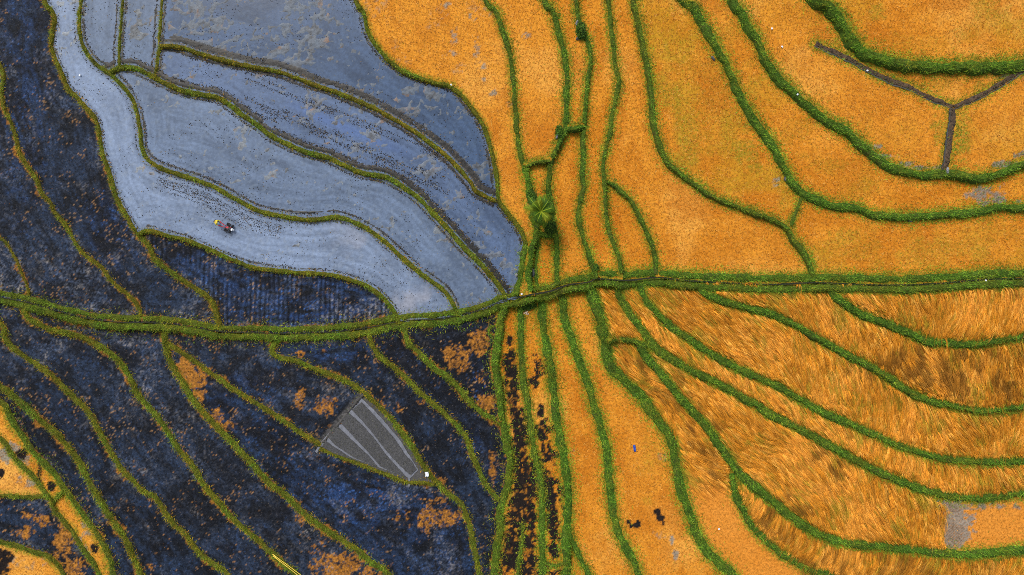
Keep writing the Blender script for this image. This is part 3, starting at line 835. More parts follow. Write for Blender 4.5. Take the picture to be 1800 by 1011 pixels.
for n, f in enumerate(F):
    msk = final == n
    js, is_ = np.nonzero(msk)
    if len(js) == 0:
        continue
    z0 = f['z']
    X0, Y0 = w_of(f['cx'], f['cy'], z0)
    th = thing('seedbed' if f['kind'] == N else 'rice_paddy', f['label'], 'seedbed' if f['kind'] == N else 'rice paddy', (float(X0), float(Y0), float(z0)),
               {'burnt': 'dark burnt paddies', 'flooded': 'flooded paddies', 'stubble': 'orange stubble paddies', 'lodged': 'flattened rice paddies'}.get(f['kind']))
    f['thing'] = th
    # node indices
    quad = np.stack([(js + 1) * (nx + 1) + is_, (js + 1) * (nx + 1) + is_ + 1, js * (nx + 1) + is_ + 1, js * (nx + 1) + is_], 1)
    used, inv = np.unique(quad.ravel(), return_inverse=True)
    quad = inv.reshape(-1, 4)
    px = nodes_x[used % (nx + 1)]; py = nodes_y[used // (nx + 1)]
    ed = edge_at(px, py)
    X, Y = w_of(px, py, z0)
    k = f['kind']
    relief = fbm(px, py, 8, 171, 3) - .5
    if k == 'flooded':
        # mud bed breaks the water surface in lacework patches
        big_ = fbm(px, py, 60, 191, 3)
        lace = 1 - np.abs(2 * fbm(px, py, 13, 181, 3) - 1) * 2.2
        p = .45 * big_ + .30 * lace + .25 * fbm(px, py, 6, 185, 2)
        streak = fbm(px * .45 + py * .95, py * .42 - px * .22, 14, 195, 3)
        zz = z0 + .20 * (p - f['mud'] - .03) + .10 * (streak - .64)
        bd = band_at(px, py)
        zz = np.maximum(zz, z0 - .10 + .20 * bd * (.35 + .9 * fbm(px, py, 6, 197, 2)))
        zz = np.minimum(zz, z0 + .05) + .02 * relief
        zz = np.where(ed < 1.5, np.maximum(zz, z0 - .02), zz)
    elif k == 'burnt':
        zz = z0 + .10 * relief
    elif k == 'lodged':
        zz = z0 + .05 * relief
    else:
        zz = z0 + .06 * relief
    c = soil_colors(f, px, py, ed)
    mat = {'stubble': 'stubble_soil', 'lodged': 'straw_soil', 'burnt': 'dark_soil', 'flooded': 'mud', 'seedbed': 'bed'}[k]
    name = {'flooded': 'mud_bed', 'seedbed': 'mud_bed'}.get(k, 'soil')
    make_mesh(name, np.stack([X, Y, zz], 1), quad, M[mat], th, c, True)
    if k == 'flooded':
        n1 = fbm(px, py, 90, 201); n2 = fbm(px * .5 + py * .5, py - px * .6, 26, 211, 3)
        wc = np.array(f['wc'])
        ct = contour(px, py, ed, 6, 70, 213, 3); ct2 = contour(px, py, ed, 2.6, 40, 217, 2)
        c = mixc(wc * .70, wc * 1.28, sstep(.3, .7, .25 * n1 + .2 * n2 + .35 * ct + .2 * ct2))
        c = mixc(c, wc * np.array((1.25, 1.15, 1.0)), .5 * sstep(.6, .75, fbm(px, py, 5, 219, 2)))
        if f['key'] == 'f8':
            lane = np.exp(-((py - (205 + (px - 560) * .42)) / 11) ** 2) * sstep(480, 560, px) * sstep(760, 640, px)
            c = mixc(c, (.075, .13, .29), lane * .8)
        if f['key'] == 'f4':
            c = mixc(c, (.25, .265, .32), .8 * sstep(.5, .7, fbm(px, py, 60, 215)) * sstep(500, 740, px))
        c = mixc(c, (.115, .155, .24), .45 * sstep(12, 2, ed))
        make_mesh('water', np.stack([X, Y, np.full_like(X, z0)], 1), quad, M['water_murky'], th, c, True)

# ------------------------------------------------------------------ generic blade makers
def blades(base, ang, lean, length, width):
    """single-triangle blades; base (n,3), ang heading, lean from vertical"""
    n = len(base)
    dx, dy = np.cos(ang), np.sin(ang)
    tip = base + np.stack([dx * np.sin(lean) * length, dy * np.sin(lean) * length, np.cos(lean) * length], 1)
    sx, sy = -dy * width / 2, dx * width / 2
    a = base + np.stack([sx, sy, np.zeros(n)], 1)
    b = base - np.stack([sx, sy, np.zeros(n)], 1)
    V = np.stack([a, b, tip], 1).reshape(-1, 3)
    return V, np.arange(3 * n).reshape(-1, 3)

def ribbons(base, ang, length, width, rise, curl, segs=3):
    """lying straw: tapered ribbons that leave the ground, arch and come down"""
    n = len(base)
    pts = []
    p = base.copy()
    a = ang.copy()
    st = length / segs
    prof = [0.0] + [math.sin(math.pi * (.18 + .72 * (i + 1) / segs)) for i in range(segs)]
    V = []
    for i in range(segs + 1):
        wv = width * (1 - .75 * i / segs)
        dx, dy = np.cos(a), np.sin(a)
        c = p.copy()
        c[:, 2] = base[:, 2] + rise * prof[i]
        V.append(c + np.stack([-dy * wv / 2, dx * wv / 2, np.zeros(n)], 1))
        V.append(c - np.stack([-dy * wv / 2, dx * wv / 2, np.zeros(n)], 1))
        p = p + np.stack([dx * st, dy * st, np.zeros(n)], 1)
        a = a + curl / segs
    m = 2 * (segs + 1)
    V = np.stack(V, 1).reshape(-1, 3)
    o = (np.arange(n) * m)[:, None]
    fs = [np.concatenate([o + 2 * i, o + 2 * i + 1, o + 2 * i + 3, o + 2 * i + 2], 1) for i in range(segs)]
    return V, np.concatenate(fs, 0), m

GREENS = np.array([(.060, .155, .010), (.090, .220, .014), (.145, .30, .022), (.038, .095, .010), (.21, .31, .024)])
OLIVES = np.array([(.115, .130, .008), (.165, .170, .010), (.24, .20, .012), (.065, .090, .007), (.34, .21, .015)])

def grass_color(n, tint, px, py):
    i = rng.integers(0, 5, n)
    t = np.clip(tint * .88 + 1.5 * (fbm(px, py, 30, 301) - .5) + rng.normal(0, .12, n), 0, 1)
    c = mixc(GREENS[i], OLIVES[rng.integers(0, 5, n)], t)
    v = .30 + 1.40 * fbm(px, py, 12, 311, 3)
    return c * (v * rng.uniform(.75, 1.25, n))[:, None]

# ------------------------------------------------------------------ bunds, banks and ditches
def smooth1(a, w):
    if len(a) < 3:
        return a
    w = min(w, len(a))
    if w % 2 == 0:
        w -= 1
    ap = np.concatenate([np.full(w // 2, a[0]), a, np.full(w // 2, a[-1])])
    return np.convolve(ap, np.ones(w) / w, 'valid')

NT = 9
TS = np.linspace(-1, 1, NT)
for k, b in B.items():
    ln = b['line']
    n = len(ln)
    tan = np.gradient(ln, axis=0)
    tan /= np.linalg.norm(tan, axis=1)[:, None]
    nor = np.stack([tan[:, 1], -tan[:, 0]], 1)      # px space
    hw = b['w'] / 2 * (1.05 if k[0] == 'P' else .96)
    s = np.concatenate([[0], np.cumsum(np.linalg.norm(np.diff(ln, axis=0), axis=1))])
    off = hw + 4
    zl = z_at(ln[:, 0] - nor[:, 0] * off, ln[:, 1] - nor[:, 1] * off)
    zr = z_at(ln[:, 0] + nor[:, 0] * off, ln[:, 1] + nor[:, 1] * off)
    zl, zr = smooth1(zl, 9), smooth1(zr, 9)
    mud = b['tint'] > 1.5
    top = np.maximum(zl, zr) + (1.1 if mud else .55) * b['hb'] * (.75 + .5 * vnoise(s, s * 0 + 3, 25, hash(k) % 997 if False else len(k) * 31 + ord(k[-1])))
    irr = .5 if b['tint'] > .5 else .72
    wl = hw * (1.04 - irr / 2 + irr * vnoise(s, s * 0 + 1.5, 16, 401 + ord(k[-1])) + .34 * (vnoise(s, s * 0, 6, 7 + ord(k[-1])) - .5))
    wr = hw * (1.04 - irr / 2 + irr * vnoise(s, s * 0 + 7.5, 16, 431 + ord(k[-1])) + .34 * (vnoise(s, s * 0, 6, 9 + ord(k[-1])) - .5))
    V = np.zeros((n, NT, 3)); PX = np.zeros((n, NT)); PY = np.zeros((n, NT))
    for q, t in enumerate(TS):
        wv = wl if t < 0 else wr
        base = (zl if t < 0 else zr) - .30
        a = abs(t) ** 4.0
        PX[:, q] = ln[:, 0] + nor[:, 0] * t * wv
        PY[:, q] = ln[:, 1] + nor[:, 1] * t * wv
        rough_ = .26 * (fbm(PX[:, q], PY[:, q], 8, 441, 3) - .5) if abs(t) < .95 else 0
        zz = top * (1 - a) + base * a + rough_
        x, y = w_of(PX[:, q], PY[:, q], top)
        V[:, q, 0], V[:, q, 1], V[:, q, 2] = x, y, zz
    b.update(V=V, PX=PX, PY=PY, n=n)
    mid = n // 2
    loc = (float(V[mid, NT // 2, 0]), float(V[mid, NT // 2, 1]), float(min(zl[mid], zr[mid])))
    if mud:
        th = thing('mud_ditch' if k[0] == 'M' else 'mud_bund', b['label'], 'ditch' if k[0] == 'M' else 'bund', loc, 'muddy ditches at the upper right' if k[0] == 'M' else None)
    else:
        th = thing('grass_bund', b['label'], 'bund', loc, 'grassy bunds between the paddies')
    idx = np.arange(n * NT).reshape(n, NT)
    fc = np.stack([idx[:-1, :-1], idx[1:, :-1], idx[1:, 1:], idx[:-1, 1:]], -1).reshape(-1, 4)
    fx, fy = PX.ravel(), PY.ravel()
    nn = fbm(fx, fy, 10, 451, 3)
    if mud:
        c = mixc((.028, .020, .014), (.105, .066, .038), nn) if k[0] == 'M' else mixc((.035, .034, .034), (.08, .077, .076), nn)
    else:
        c = mixc(mixc((.025, .060, .008), (.060, .12, .012), nn), mixc((.065, .060, .008), (.15, .11, .012), nn), min(1, b['tint']))
    if not mud:
        c = mixc(c, (.060, .052, .018), .5 * sstep(.62, .74, fbm(fx, fy, 18, 455)))
    make_mesh('bank', V.reshape(-1, 3), fc, M['clod' if mud else 'bank'], th, c, True)
    # what grows or lies on it
    length_m = s[-1] * S
    area = length_m * b['w'] * S
    if mud:
        cnt = int(area * 14)
        u_ = rng.uniform(0, n - 1.001, cnt); t_ = rng.uniform(-.95, .75, cnt)
    else:
        cnt = int(area * 95)
        u_ = rng.uniform(0, n - 1.001, cnt)
        t_ = rng.uniform(-1.02, 1.02, cnt)
        sh_ = rng.random(cnt) < (.24 if b['tint'] < .5 else .15)
        t_[sh_] = np.sign(t_[sh_]) * (1 + np.abs(rng.normal(0, .55 if b['tint'] < .5 else .22, sh_.sum())))
    iu = u_.astype(int); fu = u_ - iu
    tq = np.clip((t_ + 1) / 2, 0, .9999) * (NT - 1)
    it = tq.astype(int); ft = tq - it
    def bil(A):
        sh = (slice(None),) + (None,) * (A.ndim - 2)
        return (A[iu, it] * ((1 - fu) * (1 - ft))[sh] + A[iu + 1, it] * (fu * (1 - ft))[sh] + A[iu, it + 1] * ((1 - fu) * ft)[sh] + A[iu + 1, it + 1] * (fu * ft)[sh])
    P = bil(V); gx = bil(PX); gy = bil(PY)
    over = np.abs(t_) > 1        # fringe standing just off the bank
    nmid = nor[iu]
    ex = np.where(over, (np.abs(t_) - 1) * np.sign(t_) * hw * 1.6, 0)
    P[:, 0] += nmid[:, 0] * ex * S
    P[:, 1] -= nmid[:, 1] * ex * S
    if mud:
        b['clods'] = (P, th)
        continue
    P[:, 2] = np.where(over, np.maximum(P[:, 2], np.where(t_ < 0, zl[iu], zr[iu]) - .02), P[:, 2])
    ang = rng.uniform(0, 2 * np.pi, cnt)
    big = .8 + .03 * b['w']
    V2, F2 = blades(P, ang, rng.uniform(.35, 1.35, cnt), rng.uniform(.16, .50, cnt) * big, rng.uniform(.035, .075, cnt))
    tint = b['tint'] + np.where(np.abs(t_) > .8, .22 * (gx < 900), 0)
    c = grass_color(cnt, tint, gx, gy)
    edgy = np.abs(t_) > .72
    c[edgy] = c[edgy] * np.array((1.45, 1.2, 1.0))
    # dry straw fringe towards the burnt paddies
    fr = (np.abs(t_) > .82) & (gx < 900) & (rng.random(cnt) < .5 * sstep(.45, .65, fbm(gx, gy, 22, 321)) * np.clip(b['tint'], 0, 1))
    c[fr] = np.array((.36, .17, .02)) * rng.uniform(.6, 1.3, fr.sum())[:, None]
    o = make_mesh('grass', V2, F2, M['grass'], th, np.repeat(c, 3, 0))
    o['kind'] = 'stuff'

# ------------------------------------------------------------------ mud clods (small lumps)
OCT = np.array([(1, 0, 0), (0, 1, 0), (-1, 0, 0), (0, -1, 0), (0, 0, 1), (0, 0, -.6)], float)
OCF = np.array([(0, 1, 4), (1, 2, 4), (2, 3, 4), (3, 0, 4), (1, 0, 5), (2, 1, 5), (3, 2, 5), (0, 3, 5)])
def lumps(P, r, name, parent, colors, mat='clod'):
    n = len(P)
    if n == 0:
        return
    j = rng.uniform(.6, 1.4, (n, 6, 1))
    a = rng.uniform(0, 2 * np.pi, n)
    ca, sa = np.cos(a), np.sin(a)
    v = OCT[None] * j * r[:, None, None]
    v[:, :, 2] *= .55
    x = v[:, :, 0] * ca[:, None] - v[:, :, 1] * sa[:, None]
    y = v[:, :, 0] * sa[:, None] + v[:, :, 1] * ca[:, None]
    V = np.stack([x, y, v[:, :, 2]], -1) + P[:, None, :]
    Fc = (np.arange(n) * 6)[:, None, None] + OCF[None]
    o = make_mesh(name, V.reshape(-1, 3), Fc.reshape(-1, 3), M[mat], parent, np.repeat(colors, 6, 0))
    o['kind'] = 'stuff'
    return o

for k, b in B.items():
    if 'clods' in b:
        P, th = b['clods']
        n = len(P)
        c = mixc((.022, .016, .012), (.13, .08, .045), rng.random(n) ** 1.3) if k[0] == 'M' else mixc((.03, .03, .03), (.10, .095, .092), rng.random(n))
        lumps(P, rng.uniform(.05, .15, n), 'mud_clods', th, c)
        gi = rng.random(n) < .6
        Pg = P[gi] + np.concatenate([rng.normal(0, .28, (gi.sum(), 2)), np.zeros((gi.sum(), 1))], 1)
        V, Fc = blades(Pg, rng.uniform(0, 6.28, len(Pg)), rng.uniform(.4, 1.3, len(Pg)), rng.uniform(.12, .3, len(Pg)), rng.uniform(.03, .06, len(Pg)))
        cg = np.array([(.09, .17, .012), (.17, .20, .014), (.50, .20, .02), (.06, .12, .012)])[rng.integers(0, 4, len(Pg))]
        og = make_mesh('weeds', V, Fc, M['grass'], th, np.repeat(cg, 3, 0))
        og['kind'] = 'stuff'
        if k[0] == 'M':
            # thin water thread along one side
            q = 1 if k != 'M2' else NT - 2
            A, C = b['V'][:, 0 if q == 1 else NT - 1].copy(), b['V'][:, q + (1 if q == 1 else -1)].copy()
            zt = b['V'][:, NT // 2, 2] - .02
            A[:, 2] = zt; C[:, 2] = zt
            if q == 1:
                C = A + (C - A) * .55
            if q != 1:
                C = A + (C - A) * .55
            V = np.stack([A, C], 1).reshape(-1, 3)
            n2 = len(A)
            i0 = np.arange(n2 - 1) * 2
            fc = np.stack([i0, i0 + 1, i0 + 3, i0 + 2], 1)
            make_mesh('water', V, fc, M['water_murky'], th, np.tile((.060, .064, .066), (len(V), 1)))

def clod_line(key, offs, dens, spread, size, dark=True, u0=0., u1=1.):
    """row of thrown-up mud beside a bund; offs in px (+ = right of the drawing direction)"""
    b = B[key]
    ln = b['line']
    n = len(ln)
    tan = np.gradient(ln, axis=0)
    tan /= np.linalg.norm(tan, axis=1)[:, None]
    nor = np.stack([tan[:, 1], -tan[:, 0]], 1)
    cnt = int(n * 4 * S * dens)
    u_ = rng.uniform(u0 * (n - 1), u1 * (n - 1.01), cnt)
    i = u_.astype(int)
    f_ = (u_ - i)[:, None]
    gap = vnoise(u_, u_ * 0 + 9, 9, 511)
    p = ln[i] * (1 - f_) + ln[np.minimum(i + 1, n - 1)] * f_
    d = offs + rng.normal(0, spread, cnt)
    p = p + nor[i] * d[:, None]
    ok = (gap > .25) & (edge_at(p[:, 0], p[:, 1]) > .5)
    p = p[ok]
    la = lab_at(p[:, 0], p[:, 1])
    for fi in np.unique(la):
        if F[fi]['kind'] != 'flooded':
            continue
        q = p[la == fi]
        clod_pts.setdefault(fi, []).append((q, rng.uniform(.45, 1.25, len(q)) * size, dark))

for key, off, hwid, stg in BANDS:
    clod_line(key, off, 12 * (hwid + .6) * stg, hwid * .9 + .5, .075)

for off, dn_ in ((-17, 4), (-22, 5), (-28, 3.5), (-36, 2.5)):      # clod rows turned up behind the tiller
    clod_line('U3', off, dn_, 1.6, .06, True, .42, .64)

for n, f in enumerate(F):
    if f['kind'] != 'flooded' or 'thing' not in f:
        continue
    js, is_ = np.nonzero(final == n)
    area = len(js) * (G * S) ** 2
    cnt = int(area * 4.5)
    r_ = rng.integers(0, len(js), cnt)
    px = cxs[is_[r_]] + rng.uniform(-1.2, 1.2, cnt); py = cys[js[r_]] + rng.uniform(-1.2, 1.2, cnt)
    dn = fbm(px * .5 + py * .9, py * .5 - px * .3, 22, 521, 3)
    ok = (edge_at(px, py) > 1) & (dn > .545)
    Q = [np.stack([px[ok], py[ok]], 1)]
    RR = [rng.uniform(.03, .08, ok.sum())]
    for q, r, dk in clod_pts.get(n, []):
        Q.append(q); RR.append(r)
    if f['key'] == 'f8':      # furrow streaks
        m = 5200
        xx = rng.uniform(430, 790, m)
        off = rng.choice([14, 18, 22, 26, 30, 34, -14, -19, -24, 40], m)
        yy = 205 + (xx - 560) * .42 + off + rng.normal(0, 1.6, m)
        ok = (fbm(xx, off * 9., 40, 525, 2) > .5) & (lab_at(xx, yy) == n) & (edge_at(xx, yy) > 2)
        Q.append(np.stack([xx, yy], 1)[ok]); RR.append(rng.uniform(.03, .085, ok.sum()))
    Q = np.vstack(Q); RR = np.concatenate(RR)
    X, Y = w_of(Q[:, 0], Q[:, 1], f['z'])
    P = np.stack([X, Y, np.full(len(X), f['z'] + .005)], 1)
    c = mixc((.012, .012, .012), (.05, .043, .036), rng.random(len(P)) ** 2)
    tan_ = rng.random(len(P)) < .12
    c[tan_] = np.array((.22, .15, .07))
    lumps(P, RR, 'mud_clods', f['thing'], c)

# ------------------------------------------------------------------ stubble and flattened straw
STRAWS = np.array([(.59, .225, .024), (.49, .17, .014), (.68, .34, .065), (.32, .11, .010), (.53, .19, .016)])
for n, f in enumerate(F):
    if 'thing' not in f:
        continue
    k = f['kind']
    js, is_ = np.nonzero(final == n)
    x0, x1, y0, y1 = cxs[is_].min(), cxs[is_].max(), cys[js].min(), cys[js].max()
    x0, x1, y0, y1 = max(x0, -60), min(x1, 1860), max(y0, -60), min(y1, 1070)
    def jgrid(step, jit):
        hr = math.hypot(x1 - x0, y1 - y0) / 2 + 10
        ra = 0.0 if f.get('rows') else n * 1.7
        uu, vv = np.meshgrid(np.arange(-hr, hr, step), np.arange(-hr, hr, step * .8))
        uu = uu.ravel() + rng.normal(0, jit, uu.size); vv = vv.ravel() + rng.normal(0, jit, vv.size)
        gx = (x0 + x1) / 2 + uu * math.cos(ra) - vv * math.sin(ra); gy = (y0 + y1) / 2 + uu * math.sin(ra) + vv * math.cos(ra)
        ok = (gx > x0) & (gx < x1) & (gy > y0) & (gy < y1)
        gx, gy = gx[ok], gy[ok]
        ok = (lab_at(gx, gy) == n) & (edge_at(gx, gy) > 0)
        return gx[ok], gy[ok]
    z0 = f['z']
    if k in ('stubble', 'burnt') or k == 'lodged':
        gx, gy = jgrid(4.6 if k != 'burnt' else 6.0, .6)
        if k == 'lodged':
            m = lodged_short(gx, gy, f) > .5
            gx, gy = gx[m], gy[m]
        keep = rng.random(len(gx)) < (.9 if k != 'burnt' else .7)
        gx, gy = gx[keep], gy[keep]
        if len(gx) == 0 and k != 'lodged':
            continue
        if len(gx):
            am = spots(gx, gy, ASH_SPOTS, 71, .55) if k == 'stubble' else np.zeros(len(gx))
            X, Y = w_of(gx, gy, z0)
            P = np.stack([X, Y, np.full(len(X), z0)], 1)
            nb = 4
            P = np.repeat(P, nb, 0)
            m = len(P)
            P[:, :2] += rng.normal(0, .04, (m, 2))
            V, Fc = blades(P, rng.uniform(0, 2 * np.pi, m), rng.uniform(.1, 1.2, m), rng.uniform(.08, .24, m) * (.75 if k == 'burnt' else 1), rng.uniform(.02, .05, m))
            tuft = rng.random(len(gx))
            if k == 'burnt':
                c0 = mixc((.009, .011, .016), (.17, .14, .12), np.where(tuft > .70, rng.random(len(gx)), 0))
                c0 = mixc(c0, (.42, .17, .03), np.where(tuft < .012 + .10 * sstep(.55, .7, fbm(gx, gy, 30, 115)), .9, 0))
            else:
                c0 = STRAWS[rng.integers(0, 5, len(gx))]
                c0 = mixc(c0, (.13, .060, .012), np.where(tuft < .28, .8, 0))
                gr = (f.get('weed', 0) * sstep(.5, .72, fbm(gx, gy, 55, 41)) + .05 + 1.0 * sstep(13, 0, edge_at(gx, gy)) * (gx > 880) + spots(gx, gy, WEED_SPOTS, 31, .9)) > rng.random(len(gx)) * 1.6
                c0[gr] = 1.15 * np.array([(.09, .18, .012), (.17, .22, .014), (.06, .14, .012)])[rng.integers(0, 3, gr.sum())]
                c0 = mixc(c0, (.015, .014, .015), np.clip(am * 1.2, 0, 1))
            c = np.repeat(np.repeat(c0, nb, 0) * rng.uniform(.75, 1.25, (m, 1)), 3, 0)
            o = make_mesh('stubble', V, Fc, M['straw'], f['thing'], c)
            o['kind'] = 'stuff'
        if k == 'stubble' and f['cx'] > 860 or k == 'lodged':
            js2, is2 = np.nonzero((final == n) & (edge > -1) & (edge < 17))
            cnt = int(len(js2) * 2.4)
            r_ = rng.integers(0, len(js2), cnt)
            px = cxs[is2[r_]] + rng.uniform(-1.25, 1.25, cnt); py = cys[js2[r_]] + rng.uniform(-1.25, 1.25, cnt)
            e_ = edge_at(px, py) + 9 * (fbm(px, py, 20, 811, 3) - .5) + rng.normal(0, 1.0, cnt)
            ok = (rng.random(cnt) < np.exp(-np.clip(e_, 0, 99) / (5.2 if k == 'stubble' and not f.get('ash') else 1.6))) & (px > -40) & (px < 1840) & (py > -40) & (py < 1050)
            px, py = px[ok], py[ok]
            m = len(px)
            X, Y = w_of(px, py, z0)
            V, Fc = blades(np.stack([X, Y, np.full(m, z0)], 1), rng.uniform(0, 6.28, m), rng.uniform(.5, 1.35, m), rng.uniform(.15, .38, m), rng.uniform(.05, .10, m))
            c0 = grass_color(m, np.full(m, .55), px, py) * 1.3
            o = make_mesh('weeds', V, Fc, M['grass'], f['thing'], np.repeat(c0, 3, 0))
            o['kind'] = 'stuff'
        if k == 'stubble':      # loose cut straw lying about
            cnt = int(len(gx) * .9)
            r_ = rng.integers(0, len(gx), cnt)
            px = gx[r_] + rng.normal(0, 2, cnt); py = gy[r_] + rng.normal(0, 2, cnt)
            ok = (spots(px, py, ASH_SPOTS, 71, .55) < .4) & (spots(px, py, BARE_SPOTS, 51, .9) < .4)
            px, py = px[ok], py[ok]
            X, Y = w_of(px, py, z0)
            m = len(px)
            P = np.stack([X, Y, np.full(m, z0 + .05)], 1)
            V, Fc = blades(P, rng.uniform(0, 2 * np.pi, m), rng.uniform(1.35, 1.55, m), rng.uniform(.25, .55, m), rng.uniform(.03, .07, m))
            pl = max(0, f.get('pale', 0))
            c0 = mixc(STRAWS[rng.integers(0, 5, m)], (.68, .36, .10), pl * .6) * rng.uniform(.8, 1.25, (m, 1))
            o = make_mesh('loose_straw', V, Fc, M['straw'], f['thing'], np.repeat(c0, 3, 0))
            o['kind'] = 'stuff'
    if k == 'lodged':
        gx, gy = jgrid(3.8, 1.3)
        m = (lodged_short(gx, gy, f) < rng.uniform(.05, 1, len(gx))) & (edge_at(gx, gy) > 1.0)
        gx, gy = gx[m], gy[m]
        X, Y = w_of(gx, gy, z0)
        big = fbm(gx, gy, 95, 601, 2) - .5
        sml = fbm(gx, gy, 24, 611, 2) - .5
        slope = np.clip(.95 - (gx - 1080) / 720 * .85, .05, 1) + 1.5 * big + .45 * sml
        if f['key'] == 'f38':
            slope = -.45 + .8 * big
        ang0 = np.arctan2(-np.ones_like(slope), slope)      # world: photo-down is -Y
        darkm = spots(gx, gy, [(1640, 640, 150, 36, 1), (1720, 650, 100, 44, 1), (1560, 640, 30, 30, .8), (1240, 760, 34, 60, .8), (1110, 640, 30, 50, .6), (1360, 905, 60, 40, .9), (1480, 1000, 260, 30, .7), (1455, 815, 20, 24, .9), (1420, 790, 14, 14, .8), (1480, 525, 30, 10, .4), (1170, 690, 40, 40, .5)], 621, .8)
        keepm = (fbm(gx * 1.0, gy * .45, 9, 635, 2) > .36) | (rng.random(len(gx)) < .4)
        gx, gy, X, Y, ang0, darkm = gx[keepm], gy[keepm], X[keepm], Y[keepm], ang0[keepm], darkm[keepm]
        nb = 7
        N_ = len(gx) * nb
        rise0 = .12 + .6 * np.clip(fbm(gx * .6, gy * 1.3, 16, 631, 3) - .3, 0, 1) + .22 * rng.random(len(gx)) ** 2
        P = np.repeat(np.stack([X, Y, np.full(len(X), z0 + .03)], 1), nb, 0)
        P[:, :2] += rng.normal(0, .085, (N_, 2))
        P[:, 2] += rng.uniform(0, .10, N_)
        bend = np.repeat(rng.normal(0, .08, len(gx)) + 3.0 * (fbm(gx, gy, 48, 641, 2) - .5), nb)
        aa = np.repeat(ang0 + rng.normal(0, .05, len(gx)), nb) + rng.normal(0, .07, N_)
        L = np.repeat(rng.uniform(1.3, 2.4, len(gx)), nb) * rng.uniform(.8, 1.15, N_)
        ex_ = np.repeat(gx, nb) + np.cos(aa) * L / S; ey_ = np.repeat(gy, nb) - np.sin(aa) * L / S
        mx_ = np.repeat(gx, nb) + np.cos(aa) * L / S * .5; my_ = np.repeat(gy, nb) - np.sin(aa) * L / S * .5
        L = np.where(edge_at(mx_, my_) < -1, L * .28, np.where(edge_at(ex_, ey_) < -1, L * .5, L))
        V, Fc, m = ribbons(P, aa, L, rng.uniform(.026, .046, N_), np.repeat(rise0, nb) * rng.uniform(.6, 1.2, N_), bend + rng.normal(0, .12, N_), 4)
        hue = fbm(gx, gy, 50, 651)
        c0 = np.array([(.60, .250, .022), (.50, .190, .012), (.66, .325, .05), (.32, .120, .008), (.55, .212, .014)])[rng.integers(0, 5, len(gx))]
        c0 = mixc(c0, (.64, .27, .04), .4 * sstep(.45, .65, hue))
        c0 = mixc(c0, (.34, .125, .010), .5 * sstep(.50, .36, hue))
        c0 = mixc(c0, (.20, .17, .012), np.where(rng.random(len(gx)) < .05 + .45 * sstep(.6, .7, fbm(gx, gy, 35, 661)) + .22 * sstep(14, 2, edge_at(gx, gy)), .7, 0))
        c0 = mixc(c0, (.11, .045, .006), np.clip(darkm * 1.0, 0, .75) * sstep(.42, .62, fbm(gx, gy * .7, 13, 623, 2)))
        c0 = c0 * (.82 + .76 * rng.random((len(gx), 1)))
        c = np.repeat(np.repeat(c0, nb, 0) * rng.uniform(.75, 1.25, (N_, 1)), m, 0)
        o = make_mesh('flattened_rice', V, Fc, M['straw'], f['thing'], c)
        o['kind'] = 'stuff'

# ------------------------------------------------------------------ narrow dark strip laid along the path crease
def crease(pts, label):
    ln = catmull(extend(pts), 4.0)
    keep = (ln[:, 0] > -60) & (ln[:, 0] < 1860)
    ln = ln[keep]
    tan = np.gradient(ln, axis=0)
    tan /= np.linalg.norm(tan, axis=1)[:, None]
    nor = np.stack([tan[:, 1], -tan[:, 0]], 1)
    zl = z_at(ln[:, 0], ln[:, 1] - 16); zr = z_at(ln[:, 0], ln[:, 1] + 16)
    zm = np.maximum(zl, zr)
    zm = np.array([zm[max(0, i - 9):i + 10].max() for i in range(len(zm))])
    z = smooth1(zm, 21) + .06
    wv = np.where(ln[:, 0] < 930, .5, .95) + .6 * vnoise(np.arange(len(ln)), np.zeros(len(ln)), 6, 701)
    A, C = ln + nor * wv[:, None], ln - nor * wv[:, None]
    V = []
    for P_ in (A, C):
        x, y = w_of(P_[:, 0], P_[:, 1], z)
        V.append(np.stack([x, y, z], 1))
    V = np.stack(V, 1).reshape(-1, 3)
    i0 = np.arange(len(ln) - 1) * 2
    o = make_mesh('ditch', V, np.stack([i0, i0 + 1, i0 + 3, i0 + 2], 1), M['clod'], None, np.tile((.014, .016, .008), (len(V), 1)))
    o['kind'] = 'structure'
    o['label'] = label
    o['category'] = 'ditch'
crease([(0,523),(34,529),(57,534),(94,545),(135,556),(175,563),(219,567),(252,567),(293,569),(336,574),(370,581),(404,584),(450,585),(500,586),(551,585),(601,582),(652,575),(685,568),(719,563),(770,560),(813,553),(847,544),(874,533),(900,526),(934,518),(967,512),(998,501),(1035,496),(1051,490),(1102,493),(1152,488),(1186,491),(1236,495),(1350,500),(1431,497),(1508,500),(1585,501),(1653,498),(1720,492),(1800,489)],
       'thin dark ditch running between the two banks of the central path')

